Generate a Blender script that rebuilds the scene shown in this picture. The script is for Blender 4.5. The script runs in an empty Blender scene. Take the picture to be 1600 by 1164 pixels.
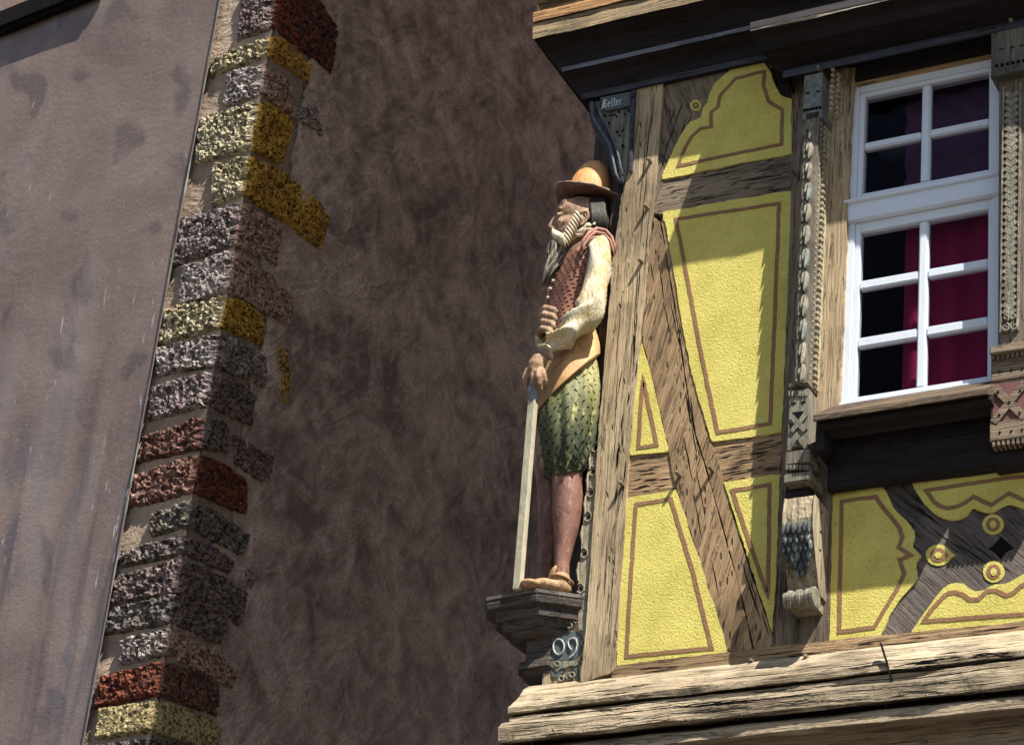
import bpy, bmesh, math, random
import numpy as np
from mathutils import Vector, Matrix, noise
random.seed(7)
PI = math.pi
# ------------------------------------------------------------------ camera, sky, sun
MC = np.array([[0.8898116, 0.44679992, 0.09276395], [0.15346195, -0.48443654, 0.86126109], [0.42974963, -0.75212437, -0.49962404]])
CAM = np.array([4.17876294, -8.3241831, -4.15763345]); FPX = 4246.363
col = bpy.context.scene.collection
scene = bpy.context.scene
cd = bpy.data.cameras.new('camera'); cam = bpy.data.objects.new('camera', cd); col.objects.link(cam)
R = Matrix(MC.T.tolist()).to_4x4(); cam.matrix_world = Matrix.Translation(CAM.tolist()) @ R
cd.lens = FPX / 1600 * 36; cd.sensor_width = 36; cd.clip_start = .1; cd.clip_end = 2000
scene.camera = cam
SUN = Vector((1.6, -1.0, 3.0)).normalized()
sd = bpy.data.lights.new('sun', 'SUN'); sun = bpy.data.objects.new('sun', sd); col.objects.link(sun)
sd.energy = 5.0; sd.angle = math.radians(.5); sd.color = (1.0, .95, .86)
sun.rotation_euler = SUN.to_track_quat('Z', 'Y').to_euler(); sun.location = (8, -8, 12)
w = bpy.data.worlds.new('World'); scene.world = w; w.use_nodes = True
wn = w.node_tree.nodes; sky = wn.new('ShaderNodeTexSky'); sky.sky_type = 'NISHITA'; sky.sun_disc = False
sky.sun_elevation = math.asin(SUN.z); sky.sun_rotation = math.atan2(SUN.x, SUN.y)
wn['Background'].inputs[1].default_value = .06
w.node_tree.links.new(sky.outputs[0], wn['Background'].inputs[0])
scene.view_settings.view_transform = 'Standard'; scene.view_settings.look = 'None'
scene.view_settings.exposure = 1.25; scene.view_settings.gamma = 1
scene.cycles.max_bounces = 5; scene.cycles.transparent_max_bounces = 12
try: scene.cycles.use_denoising = True
except Exception: pass

# ------------------------------------------------------------------ measuring helpers (photo point -> point on a real plane)
def ray(px, py):
    d = MC.T @ np.array([px - 800, 582 - py, -FPX]); return d / np.linalg.norm(d)
def U(px, py, y=0.0):
    r = ray(px, py); t = (y - CAM[1]) / r[1]; return Vector((CAM + r * t).tolist())
def UZ(px, py, z):
    r = ray(px, py); t = (z - CAM[2]) / r[2]; return Vector((CAM + r * t).tolist())
def UP(px, py, a, n):   # plane through a with normal n
    r = ray(px, py); t = np.dot(np.array(a) - CAM, np.array(n)) / np.dot(r, np.array(n)); return Vector((CAM + r * t).tolist())
def fbm(v, s, o=4):
    return noise.fractal(Vector(v) * s, .9, 2.1, o)

# ------------------------------------------------------------------ objects
def tag(o, label=None, cat=None, group=None, kind=None):
    if label: o['label'] = label
    if cat: o['category'] = cat
    if group: o['group'] = group
    if kind: o['kind'] = kind
    return o
def empty(name, loc):
    o = bpy.data.objects.new(name, None); o.location = loc; o.empty_display_size = .1; col.objects.link(o); return o
def wloc(o):
    l = Vector(o.location)
    while o.parent: o = o.parent; l = l + Vector(o.location)
    return l
def mk(name, verts, faces, mats, parent=None, mi=None, smooth=False, origin=None):
    verts = [Vector(v) for v in verts]
    if origin is None:
        lo = Vector([min(v[i] for v in verts) for i in range(3)]); hi = Vector([max(v[i] for v in verts) for i in range(3)])
        origin = (lo + hi) / 2
        if parent is None: origin.z = lo.z
    me = bpy.data.meshes.new(name); me.from_pydata([tuple(v - origin) for v in verts], [], faces)
    if not isinstance(mats, (list, tuple)): mats = [mats]
    for m_ in mats: me.materials.append(m_)
    if mi: me.polygons.foreach_set('material_index', mi)
    if smooth: me.polygons.foreach_set('use_smooth', [True] * len(me.polygons))
    me.validate(); me.update()
    o = bpy.data.objects.new(name, me); col.objects.link(o)
    if parent: o.parent = parent; o.location = origin - wloc(parent)
    else: o.location = origin
    return o
class MB:
    def __init__(s): s.v = []; s.f = []; s.m = []
    def add(s, v, f, m=0):
        b = len(s.v); s.v += [Vector(q) for q in v]; s.f += [tuple(b + i for i in q) for q in f]; s.m += [m] * len(f); return s
    def box(s, a, b, m=0, bev=0):
        x0, y0, z0 = [min(a[i], b[i]) for i in range(3)]; x1, y1, z1 = [max(a[i], b[i]) for i in range(3)]
        if bev:
            bm = bmesh.new(); bmesh.ops.create_cube(bm, size=1)
            for v in bm.verts: v.co = Vector(((x0 + x1) / 2 + v.co.x * (x1 - x0), (y0 + y1) / 2 + v.co.y * (y1 - y0), (z0 + z1) / 2 + v.co.z * (z1 - z0)))
            bmesh.ops.bevel(bm, geom=bm.edges[:], offset=bev, segments=2, affect='EDGES')
            return s.bm(bm, m)
        v = [(x0, y0, z0), (x1, y0, z0), (x1, y1, z0), (x0, y1, z0), (x0, y0, z1), (x1, y0, z1), (x1, y1, z1), (x0, y1, z1)]
        return s.add(v, [(0, 3, 2, 1), (4, 5, 6, 7), (0, 1, 5, 4), (1, 2, 6, 5), (2, 3, 7, 6), (3, 0, 4, 7)], m)
    def bm(s, bm, m=0):
        bm.verts.index_update(); s.add([v.co.copy() for v in bm.verts], [[v.index for v in f.verts] for f in bm.faces], m); bm.free(); return s
    def tube(s, pts, rad, n=8, m=0, caps=True, flat=None):
        pts = [Vector(p) for p in pts]
        if not hasattr(rad, '__len__'): rad = [rad] * len(pts)
        b = len(s.v); up = None
        for i, p in enumerate(pts):
            t = (pts[min(i + 1, len(pts) - 1)] - pts[max(i - 1, 0)]).normalized()
            if up is None: up = t.orthogonal().normalized() if flat is None else (Vector(flat) - t * Vector(flat).dot(t)).normalized()
            up = (up - t * up.dot(t)).normalized(); sd_ = t.cross(up)
            for k in range(n):
                a = 2 * PI * k / n; s.v.append(p + (up * math.cos(a) + sd_ * math.sin(a)) * rad[i])
        for i in range(len(pts) - 1):
            for k in range(n):
                s.f.append((b + i * n + k, b + i * n + (k + 1) % n, b + (i + 1) * n + (k + 1) % n, b + (i + 1) * n + k)); s.m.append(m)
        if caps:
            s.f.append(tuple(b + k for k in reversed(range(n)))); s.f.append(tuple(b + (len(pts) - 1) * n + k for k in range(n))); s.m += [m, m]
        return s
    def ell(s, c, r, m=0, rot=None, n=12):
        c = Vector(c); v = []; f = []
        for i in range(n + 1):
            th = PI * i / n
            for k in range(n * 2):
                ph = PI * k / n
                q = Vector((r[0] * math.sin(th) * math.cos(ph), r[1] * math.sin(th) * math.sin(ph), r[2] * math.cos(th)))
                v.append(c + (rot @ q if rot else q))
        for i in range(n):
            for k in range(n * 2):
                a = i * 2 * n + k; b = i * 2 * n + (k + 1) % (2 * n)
                if i == 0: f.append((a, a + 2 * n, b + 2 * n))
                elif i == n - 1: f.append((a, a + 2 * n, b))
                else: f.append((a, a + 2 * n, b + 2 * n, b))
        return s.add(v, f, m)
    def poly(s, pts, y, th, m=0, bev=.003, jit=0, y1=None):
        """px polygon -> slab with front at y"""
        w3 = [U(a, b, y) for a, b in pts]
        return s.wpoly([(v.x, v.z) for v in w3], y, th, m, bev, jit)
    def wpoly(s, xz, y, th, m=0, bev=.003, jit=0):
        if jit:
            out = []
            for i in range(len(xz)):
                a = Vector(xz[i]); b = Vector(xz[(i + 1) % len(xz)]); L = (b - a).length; n = max(1, int(L / .018)); nr = Vector((-(b - a).y, (b - a).x)).normalized()
                for k in range(n):
                    p = a.lerp(b, k / n); j = fbm((p.x, y * 3, p.y), 14, 3) * jit if k else 0
                    out.append(tuple(p + nr * j))
            xz = out
        ar = sum(xz[i][0] * xz[(i + 1) % len(xz)][1] - xz[(i + 1) % len(xz)][0] * xz[i][1] for i in range(len(xz)))
        if ar < 0: xz = xz[::-1]
        bm = bmesh.new(); fv = [bm.verts.new((x, y, z)) for x, z in xz]; bv = [bm.verts.new((x, y + th, z)) for x, z in xz]; n = len(xz)
        ff = bm.faces.new(fv)
        for i in range(n): bm.faces.new((fv[(i + 1) % n], fv[i], bv[i], bv[(i + 1) % n]))
        if bev:
            try: bmesh.ops.bevel(bm, geom=list(ff.edges), offset=bev, segments=2, affect='EDGES', clamp_overlap=True)
            except Exception: pass
        bmesh.ops.triangulate(bm, faces=[f for f in bm.faces if len(f.verts) > 4])
        return s.bm(bm, m)
    def line(s, pts, y, wpx, th=.004, m=0, closed=False, world=False):
        P_ = [(v.x, v.z) for v in (U(a, b, y) for a, b in pts)] if not world else pts
        P_ = [Vector(p) for p in P_]; hw = wpx / 2; n = len(P_); Lf = []; Rt = []
        for i in range(n):
            a = P_[(i - 1) % n] if (closed or i) else None; b = P_[(i + 1) % n] if (closed or i < n - 1) else None
            d1 = (P_[i] - a).normalized() if a is not None else None; d2 = (b - P_[i]).normalized() if b is not None else None
            if d1 is None: d1 = d2
            if d2 is None: d2 = d1
            t = (d1 + d2)
            t = t.normalized() if t.length > 1e-6 else d1
            nn = Vector((-t.y, t.x)); c = max(.45, nn.dot(Vector((-d1.y, d1.x)))); Lf.append(P_[i] + nn * hw / c); Rt.append(P_[i] - nn * hw / c)
        for i in range(n if closed else n - 1):
            j = (i + 1) % n; q = [Rt[i], Rt[j], Lf[j], Lf[i]]
            v = [(a.x, y, a.y) for a in q] + [(a.x, y + th, a.y) for a in q]
            s.add(v, [(0, 1, 2, 3), (1, 0, 4, 5), (3, 2, 6, 7), (0, 3, 7, 4), (2, 1, 5, 6)], m)
        return s
    def build(s, name, mats, parent=None, smooth=False, origin=None): return mk(name, s.v, s.f, mats, parent, s.m, smooth, origin)

# ------------------------------------------------------------------ materials
class NT:
    def __init__(s, name):
        s.mat = bpy.data.materials.new(name); s.mat.use_nodes = True; s.t = s.mat.node_tree; s.b = s.t.nodes['Principled BSDF']; s.out = s.t.nodes['Material Output']
        s.co = s.n('ShaderNodeTexCoord').outputs['Object']
    def n(s, typ, ins=None, **kw):
        nd = s.t.nodes.new(typ)
        for k, v in kw.items(): setattr(nd, k, v)
        for k, v in (ins or {}).items(): s.set(nd.inputs[k], v)
        return nd
    def set(s, sock, v):
        if isinstance(v, bpy.types.NodeSocket): s.t.links.new(v, sock)
        elif isinstance(v, (tuple, list)) and len(v) == 3 and sock.type == 'RGBA': sock.default_value = (*v, 1)
        else: sock.default_value = v
    def map(s, sc, rot=(0, 0, 0), loc=(0, 0, 0), src=None):
        r = s.n('ShaderNodeMapping', {'Vector': src or s.co, 'Rotation': rot, 'Location': loc})
        return s.n('ShaderNodeVectorMath', {0: r.outputs[0], 1: sc}, operation='MULTIPLY').outputs[0]
    def noise(s, v, sc=1, det=4, rough=.6, dist=0):
        return s.n('ShaderNodeTexNoise', {'Vector': v, 'Scale': sc, 'Detail': det, 'Roughness': rough, 'Distortion': dist}).outputs['Fac']
    def vor(s, v, sc=1, feat='F1', rnd=1):
        return s.n('ShaderNodeTexVoronoi', {'Vector': v, 'Scale': sc, 'Randomness': rnd}, feature=feat)
    def m(s, op, a, b=0, c=0, clamp=False):
        return s.n('ShaderNodeMath', {0: a, 1: b, 2: c}, operation=op, use_clamp=clamp).outputs[0]
    def ramp(s, v, a, b, lo=0, hi=1):
        return s.n('ShaderNodeMapRange', {'Value': v, 'From Min': a, 'From Max': b, 'To Min': lo, 'To Max': hi}, clamp=True).outputs[0]
    def mix(s, f, a, b, mode='MIX'):
        nd = s.n('ShaderNodeMix', data_type='RGBA', blend_type=mode); s.set(nd.inputs[0], f); s.set(nd.inputs[6], a); s.set(nd.inputs[7], b); return nd.outputs[2]
    def bump(s, h, dist, strength=1, normal=None):
        nd = s.n('ShaderNodeBump', {'Height': h, 'Distance': dist, 'Strength': strength})
        if normal: s.set(nd.inputs['Normal'], normal)
        return nd.outputs[0]
    def fin(s, color, rough=.85, normal=None, spec=.25):
        s.set(s.b.inputs['Base Color'], color); s.set(s.b.inputs['Roughness'], rough); s.set(s.b.inputs['Specular IOR Level'], spec)
        if normal: s.set(s.b.inputs['Normal'], normal)
        return s.mat
_wc = {}
def wood(c1, c2, ang=0, ticks=0.0, cracks=1.0, bump=1.0, dark=(.03, .02, .014), axis='z', rough=.8, spec=.25):
    key = (c1, c2, round(ang, 2), ticks, cracks, bump, dark, axis)
    if key in _wc: return _wc[key]
    t = NT('weathered_wood')
    if axis == 'x': rot = (0, PI / 2, 0)
    else: rot = (0, ang, 0)
    v0 = t.map((1, 1, 1), rot)
    loc = t.n('ShaderNodeObjectInfo').outputs['Random']
    off = t.n('ShaderNodeCombineXYZ', {0: t.m('MULTIPLY', loc, 7.3), 1: t.m('MULTIPLY', loc, 3.1), 2: t.m('MULTIPLY', loc, 5.7)}).outputs[0]
    v0 = t.n('ShaderNodeVectorMath', {0: v0, 1: off}, operation='ADD').outputs[0]
    warp = t.noise(v0, 5, 2)
    v = t.n('ShaderNodeVectorMath', {0: v0, 1: t.n('ShaderNodeCombineXYZ', {0: t.m('MULTIPLY', warp, .022), 1: 0, 2: 0}).outputs[0]}, operation='ADD').outputs[0]
    g = t.noise(t.map((130, 130, 5), src=v), 1, 6, .7)
    g2 = t.noise(t.map((34, 34, 1.6), src=v), 1, 4, .6)
    br = t.noise(t.map((5, 5, 2), src=v), 1, 4, .6)
    cr = t.noise(t.map((24, 24, 1.1), src=v), 1, 5, .65)
    crm = t.m('MULTIPLY', t.ramp(t.m('ABSOLUTE', t.m('SUBTRACT', cr, .5)), 0, .012, 1, 0), t.ramp(t.noise(v, 6, 3), .42, .55))
    crm = t.m('MULTIPLY', crm, cracks)
    cl = t.mix(t.ramp(br, .35, .65), c1, c2)
    cl = t.mix(t.ramp(g, .36, .56, .85, 0), cl, tuple(x * .4 for x in c2))
    cl = t.mix(t.ramp(g2, .4, .62, .0, .45), cl, tuple(min(1, x * 1.25) for x in c1))
    st = t.noise(t.map((2.3, 2.3, 1.4), src=v0), 1, 5, .7)
    cl = t.mix(t.ramp(st, .5, .66, 0, .65), cl, tuple(x * .3 for x in c2))
    h = t.m('MULTIPLY_ADD', g, .55, t.m('MULTIPLY', g2, .35))
    msk = crm
    if ticks:
        tl = t.map((64, 64, 15), (0, .22, 0), src=v0); vo = t.vor(tl, 1)
        gate = t.ramp(t.n('ShaderNodeSeparateColor', {0: vo.outputs['Color']}).outputs[0], 1 - ticks, 1 - ticks + .02)
        tk = t.m('MULTIPLY', t.ramp(vo.outputs['Distance'], .14, .30, 1, 0), gate)
        msk = t.m('MAXIMUM', crm, tk)
    cl = t.mix(t.m('MULTIPLY', msk, .85), cl, dark)
    h = t.m('SUBTRACT', h, t.m('MULTIPLY', msk, .9))
    _wc[key] = t.fin(cl, rough, t.bump(h, .012 * bump), spec)
    return _wc[key]
def plaster(c, c2, pit=.5):
    t = NT('stippled_plaster'); a = t.noise(t.co, 210, 4, .7); b = t.noise(t.co, 85, 3, .6); br = t.noise(t.co, 4.5, 6, .75); vo = t.vor(t.co, 95)
    gate = t.ramp(t.n('ShaderNodeSeparateColor', {0: vo.outputs['Color']}).outputs[0], .62, .66)
    pt = t.m('MULTIPLY', t.ramp(vo.outputs['Distance'], .12, .3, 1, 0), gate)
    cl = t.mix(t.ramp(br, .35, .68), c, c2); cl = t.mix(t.m('MULTIPLY', pt, pit), cl, tuple(x * .35 for x in c2))
    cl = t.mix(t.ramp(a, .34, .5, .3, 0), cl, tuple(x * .5 for x in c2))
    dirt = t.noise(t.map((6, 6, 2.5)), 1, 5, .7); cl = t.mix(t.ramp(dirt, .58, .8, 0, .35), cl, (.2, .17, .07))
    h = t.m('SUBTRACT', t.m('MULTIPLY_ADD', a, 1, t.m('MULTIPLY', b, .8)), t.m('MULTIPLY', pt, .6))
    return t.fin(cl, .9, t.bump(h, .0045))
def stucco(c1, c2, c3, relief=1.0, rot=.6):
    t = NT('trowelled_stucco')
    big = t.noise(t.co, 1.5, 3, .55, .8); mid = t.noise(t.co, 3.6, 5, .62, 1.1)
    sw = t.noise(t.map((2, 6, 2.6), (rot, 0, 0)), 1, 3, .55, 1.6); arcs = t.noise(t.map((3, 4, 9), (-.7, 0, 0)), 1, 3, .55, 1.8)
    fine = t.noise(t.co, 150, 5, .7); sp = t.noise(t.co, 40, 5, .7)
    f = t.m('MULTIPLY_ADD', mid, .50, t.m('MULTIPLY_ADD', sw, .28, t.m('MULTIPLY', big, .45)))
    cl = t.mix(t.ramp(f, .50, .74), c2, c1); cl = t.mix(t.ramp(arcs, .56, .70, 0, .28), cl, c3); cl = t.mix(t.ramp(sp, .40, .52, .35, 0), cl, c2)
    cl = t.mix(t.ramp(fine, .38, .54, .55, 0), cl, tuple(x * .4 for x in c2))
    h = t.m('MULTIPLY_ADD', sw, 2.2, t.m('MULTIPLY_ADD', mid, 3.0, t.m('MULTIPLY_ADD', arcs, 1.6, t.m('MULTIPLY_ADD', fine, .35, t.m('MULTIPLY', sp, .7)))))
    return t.fin(cl, .9, t.bump(h, .010 * relief))
def stone(c1, c2, lich=None):
    t = NT('rough_sandstone'); v = t.co
    a = t.noise(v, 11, 6, .75); b = t.noise(v, 75, 4, .7); vo = t.vor(t.map((1, 1, 1.6)), 48)
    cl = t.mix(t.ramp(a, .38, .62), c1, c2); cl = t.mix(t.ramp(b, .38, .54, .8, 0), cl, tuple(x * .25 for x in c2))
    if lich: cl = t.mix(t.ramp(t.noise(v, 22, 5, .7), .52, .6, 0, .85), cl, lich)
    pit = t.ramp(t.noise(t.map((1, 1, 1.5)), 36, 3, .6), .40, .47, 1, 0); cl = t.mix(t.m('MULTIPLY', pit, .8), cl, tuple(x * .12 for x in c2))
    h = t.m('SUBTRACT', t.m('MULTIPLY_ADD', b, 1, t.m('MULTIPLY', vo.outputs['Distance'], .7)), t.m('MULTIPLY', pit, .8))
    return t.fin(cl, .92, t.bump(h, .014))
def paint(c1, c2, sc=14, bump=.004, wear=None, rough=.7, name='painted_wood', zgrad=None, streak=1.0):
    t = NT(name); v = t.map((1, 1, .25 if streak else 1))
    a = t.noise(t.co, sc, 5, .65); g = t.noise(v, 90, 5, .65)
    cl = t.mix(t.ramp(a, .35, .65), c1, c2)
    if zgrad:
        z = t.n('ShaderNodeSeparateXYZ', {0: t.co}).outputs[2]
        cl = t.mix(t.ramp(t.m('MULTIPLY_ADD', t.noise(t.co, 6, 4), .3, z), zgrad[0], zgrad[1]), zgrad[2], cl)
    if wear: cl = t.mix(t.ramp(t.noise(t.map((1, 1, .35)), 26, 6, .75), .56, .66, 0, .85), cl, wear)
    cl = t.mix(t.ramp(g, .3, .5, .45, 0), cl, tuple(x * .35 for x in c2))
    return t.fin(cl, rough, t.bump(t.m('MULTIPLY_ADD', a, .6, g), bump), .3)
def plain(name, c, rough=.6, spec=.3, metal=0):
    t = NT(name); t.b.inputs['Metallic'].default_value = metal
    n_ = t.noise(t.co, 30, 4); return t.fin(t.mix(n_, tuple(x * .75 for x in c), tuple(min(1, x * 1.2) for x in c)), rough, None, spec)

TAN = ((.50, .385, .235), (.29, .21, .12)); TAN2 = ((.42, .28, .15), (.23, .145, .075)); GREY = ((.24, .185, .125), (.12, .088, .06)); BLUE = ((.062, .068, .088), (.028, .03, .04))
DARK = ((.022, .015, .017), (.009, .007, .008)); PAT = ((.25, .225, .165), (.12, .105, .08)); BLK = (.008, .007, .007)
M_yel = plaster((.66, .575, .155), (.50, .425, .10)); M_line = plaster((.30, .165, .085), (.20, .105, .055), .5)
M_pat = paint((.25, .23, .17), (.12, .108, .08), 24, .008, (.42, .38, .28)); M_patb = paint((.19, .205, .185), (.085, .095, .09), 30, .006, (.36, .34, .27))
M_cream = paint((.46, .41, .29), (.3, .25, .15), 18, .006, (.55, .5, .4))
M_blk = plain('dark_hollow', BLK, .95, .05)
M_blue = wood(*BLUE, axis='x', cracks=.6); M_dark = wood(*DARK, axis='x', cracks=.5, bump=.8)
M_recess = plain('blue_grey_recess', (.075, .09, .095), .8)

# ------------------------------------------------------------------ ground
tg = NT('cobble_paving'); vg = tg.vor(tg.co, 7); gm = tg.fin(tg.mix(tg.ramp(vg.outputs['Distance'], .3, .6), (.16, .14, .12), (.05, .045, .04)), .9, tg.bump(vg.outputs['Distance'], .02))
g = mk('ground', [(-120, -120, -5.8), (120, -120, -5.8), (120, 120, -5.8), (-120, 120, -5.8)], [(0, 1, 2, 3)], gm); tag(g, kind='structure')

# ================================================================== TIMBER HOUSE
house = empty('timber_house', (2.5, 3.0, -5.8))
tag(house, 'half-timbered house with yellow plaster panels, dark cornice and weathered carved timber', 'house')
H = house
XR = 3.6
wx0, wx1, wz0, wz1 = .83, 1.56, .93, 2.52
core = MB(); M_side = plaster((.68, .52, .24), (.52, .38, .16))  # M_side: light ochre for unseen walls, picked to bounce warm fill into the alley
wm = plaster((.3, .25, .14), (.2, .16, .09)); wdk = wood((.06, .045, .035), (.03, .022, .018), cracks=.5)
core.box((-.2, .02, -5.8), (XR, .25, -.02), 0); core.box((-.2, .02, -.02), (wx0, .25, 3.0), 0); core.box((wx1, .02, -.02), (XR, .25, 3.0), 0)
core.box((wx0, .02, -.02), (wx1, .25, wz0), 0); core.box((wx0, .02, wz1), (wx1, .25, 3.0), 0)
core.add([(-.2, .02, -5.8), (-.43, .25, -5.8), (-.2, .25, -5.8), (-.2, .02, 3), (-.43, .25, 3), (-.2, .25, 3)], [(0, 3, 4, 1), (0, 1, 2), (3, 5, 4), (1, 4, 5, 2), (2, 5, 3, 0)], 0)
core.box((-.43, .252, -5.8), (-.2, 6.5, 3.0), 1); core.box((XR - .2, .252, -5.8), (XR, 6.5, 3), 0); core.box((-.198, 6.3, -5.8), (XR - .202, 6.5, 3), 0)
core.build('wall_core', [wdk, M_side], H)
# upper storey (out of frame, jetty added to throw shade across the alley) and roof
up = MB(); up.box((-.53, -.205, 3.0), (XR + .1, 6.6, 3.5), 0); up.box((-.73, -.215, 3.502), (XR + .1, 6.6, 9.2), 0); up.build('upper_storey', [M_side], H)
rf = MB(); rf.add([(-.75, -.24, 9.1), (XR + .4, -.24, 9.1), (XR + .4, 7, 9.1), (-.75, 7, 9.1), (-.75, 3.2, 13.2), (XR + .4, 3.2, 13.2)], [(0, 3, 2, 1), (0, 1, 5, 4), (2, 3, 4, 5), (1, 2, 5), (3, 0, 4)])
rf.build('roof', [plain('clay_tiles', (.25, .09, .05), .9)], H)

def splits(b, A, B, n, spread, L, y, m=1, w=.9, seed=1, wig=1.2):
    """tapered drying cracks running from A towards B (photo points), cut as dark slivers"""
    rn = random.Random(seed); A = Vector(A); B = Vector(B); d = (B - A).normalized(); nn = Vector((-d.y, d.x)); T = (B - A).length
    for _ in range(n):
        l_ = L * rn.uniform(.35, 1.2); s0 = rn.uniform(0, max(1, T - l_)); off = rn.uniform(-spread, spread); k = max(3, int(l_ / 8)); up_, dn = [], []; drift = rn.uniform(-.03, .03)
        for i in range(k + 1):
            t = i / k; c = A + d * (s0 + l_ * t) + nn * (off + drift * l_ * t + rn.uniform(-wig, wig) * .5); ww = w * rn.uniform(.5, 1.1) * math.sin(PI * min(.97, max(.03, t))) + .12
            up_.append(tuple(c + nn * ww)); dn.append(tuple(c - nn * ww))
        pts = [U(a, c_, y) for a, c_ in up_] + [U(a, c_, y) for a, c_ in dn]; kk = k + 1
        b.add(pts, [(i, i + 1, kk + i + 1, kk + i) for i in range(k)], m)
def timber(name, pts, m, y=-.008, th=.06, jit=.0035, bev=.006, parent=None, cr=None):
    b = MB(); b.poly(pts, y, th, 0, bev, jit)
    for i, c in enumerate(cr or []): splits(b, *c[:5], y - .0008, 1, *(c[5:]))
    return b.build(name, [m, M_blk], parent or H)
def W(cols, ang=0, **k): return wood(cols[0], cols[1], ang, **k)
# corner post
timber('corner_post', [(988, 128), (1037, 118), (1035, 160), (1020, 328), (1001, 533), (982, 715), (961, 1048), (906, 1068), (915, 985), (925, 840), (934, 690), (948, 520), (958, 400), (972, 300), (985, 262)], W(TAN, 0, ticks=.12, bump=1.1), -.02, .08, cr=[((1012, 130), (942, 1050), 10, 16, 110, .6, 4), ((1018, 200), (990, 620), 7, 8, 160, .6, 9), ((985, 560), (960, 800), 10, 12, 50, 1.2, 12)])
# upper brace, with the seam left open beside the post
timber('brace', [(1040, 117), (1075, 108), (1150, 92), (1245, 76), (1150, 150), (1095, 200), (1060, 245), (1034, 290), (1020.5, 322), (1024, 292), (1036, 165)], W(GREY, .35, bump=1), -.008, cr=[((1100, 110), (1035, 290), 14, 22, 60, .8, 5)])
timber('rail', [(1021, 287), (1034, 280), (1140, 255), (1243, 236), (1242, 304), (1130, 322), (1034, 337), (1021, 334)], W(GREY, PI / 2 - .0, ticks=.45), -.006, cr=[((1022, 310), (1240, 270), 14, 26, 50, .7, 6)])
# main brace in two halves, open crack between them
crack = [(1030, 345), (1037, 384), (1043, 422), (1052, 478), (1060, 525), (1068, 585), (1077, 640), (1085, 680), (1099, 723), (1118, 790), (1135, 850), (1158, 935), (1176, 1016)]
mtb = W(TAN2, -.2, ticks=.55, bump=1.3); mtb2 = W(TAN2, -.2, ticks=.2, bump=1.3)
timber('brace', [(1022, 339)] + crack + [(1137, 1028), (1120, 965), (1095, 880), (1056, 764), (1045, 705), (1022, 600), (1003, 528), (1010, 445)], mtb, -.012, cr=[((1028, 400), (1130, 960), 16, 14, 70, .8, 7)])
timber('brace', [(x + 2.6, y) for x, y in crack][::-1] + [(1036, 334), (1045, 372), (1056, 443), (1068, 520), (1082, 590), (1097, 640), (1112, 692), (1122, 722), (1130, 752), (1165, 870), (1205, 990), (1209, 1008)], mtb2, -.009, cr=[((1150, 860), (1195, 1000), 6, 12, 70, 1.1, 8), ((1060, 430), (1115, 690), 6, 4, 60, .6, 8)])
timber('rail', [(983, 712), (1046, 704), (1057, 765), (978, 780)], W(TAN2, PI / 2, ticks=.6, bump=1.4), -.006, cr=[((984, 746), (1050, 737), 14, 26, 24, .8, 3)])
timber('rail', [(1112, 691), (1165, 684), (1223, 675), (1219, 742), (1175, 745), (1129, 753)], W(TAN2, PI / 2, ticks=.6, bump=1.4), -.006, cr=[((1122, 725), (1218, 709), 16, 24, 34, .9, 2)])
# stud behind the pilaster
timber('stud', [(1237, 80), (1330, 60), (1330, 140), (1311, 640), (1300, 770), (1296, 1004), (1246, 1008), (1206, 1014), (1212, 930), (1219, 745), (1223, 676), (1236, 300)], W(GREY, .0, bump=1.2), -.014)
timber('stud', [(1298, 112), (1336, 104), (1329, 200), (1320, 400), (1309, 655), (1273, 660), (1282, 500), (1290, 300)], W(TAN, 0, bump=1.3, ticks=.05), -.03)
# cross-braced field under the window (timber board; plaster pieces lie over it)
timber('cross_brace', [(1297, 762), (1420, 745), (1760, 690), (1760, 960), (1600, 979), (1370, 1002), (1297, 1008)], W(((.15, .122, .105), (.085, .068, .058)), .75, bump=1.8, cracks=1), -.006, cr=[((1395, 765), (1590, 900), 14, 40, 70, .8, 22)])
timber('wall_plate', [(958, 1040), (1137, 1018), (1298, 1000), (1420, 988), (1760, 955), (1760, 1010), (1377, 1024), (1150, 1048), (955, 1072)], W(TAN2, PI / 2, bump=1.5), -.016, jit=.003, cr=[((970, 1052), (1600, 985), 26, 8, 70, .8, 31)])

def panel(outline, lines, y=-.013, cl=True):
    b = MB(); b.poly(outline, y, .05, 0, .0035, .006); p = b.build('plaster_panel', [M_yel], H)
    l = MB()
    for ln in lines:
        # roughen the painted line slightly
        q = []
        for i in range(len(ln)):
            a = Vector(ln[i]); c = Vector(ln[(i + 1) % len(ln)]); n = max(1, int((c - a).length / 9))
            for k in range(n):
                r = a.lerp(c, k / n); q.append((r.x + (random.uniform(-.5, .5) if k else 0), r.y + (random.uniform(-.5, .5) if k else 0)))
        l.line(q, y - .0020, .0155, .003, 0, True)
    if lines: l.build('painted_line', [M_line], p)
    return p
panel([(1032.6, 281), (1053, 232), (1067.5, 203.6), (1078, 189.5), (1096, 184), (1097, 170), (1107, 160), (1106, 151), (1110, 144), (1116, 129), (1132, 118.5), (1143.5, 105.6), (1191, 93.6), (1202.5, 110.6), (1212.5, 136), (1218, 149), (1243, 156), (1240, 240), (1140, 259)],
      [[(1059.7, 259), (1068.7, 234.5), (1080, 214), (1094.5, 201), (1111, 198.5), (1111, 175), (1121.5, 167.5), (1125, 149.5), (1150, 122.4), (1193.7, 112), (1192.6, 133), (1201, 159), (1222, 171.5), (1221, 225.4), (1140, 242)]])
panel([(1034.5, 331.6), (1130, 315), (1237, 298), (1230, 480), (1221.5, 675.4), (1111.9, 690.5), (1097, 640), (1081.8, 589.5), (1066, 510), (1056, 443), (1045, 375)],
      [[(1056, 342.4), (1217, 318), (1211, 480), (1203, 661.7), (1121.3, 675.4), (1093, 540), (1075, 440)]])
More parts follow.
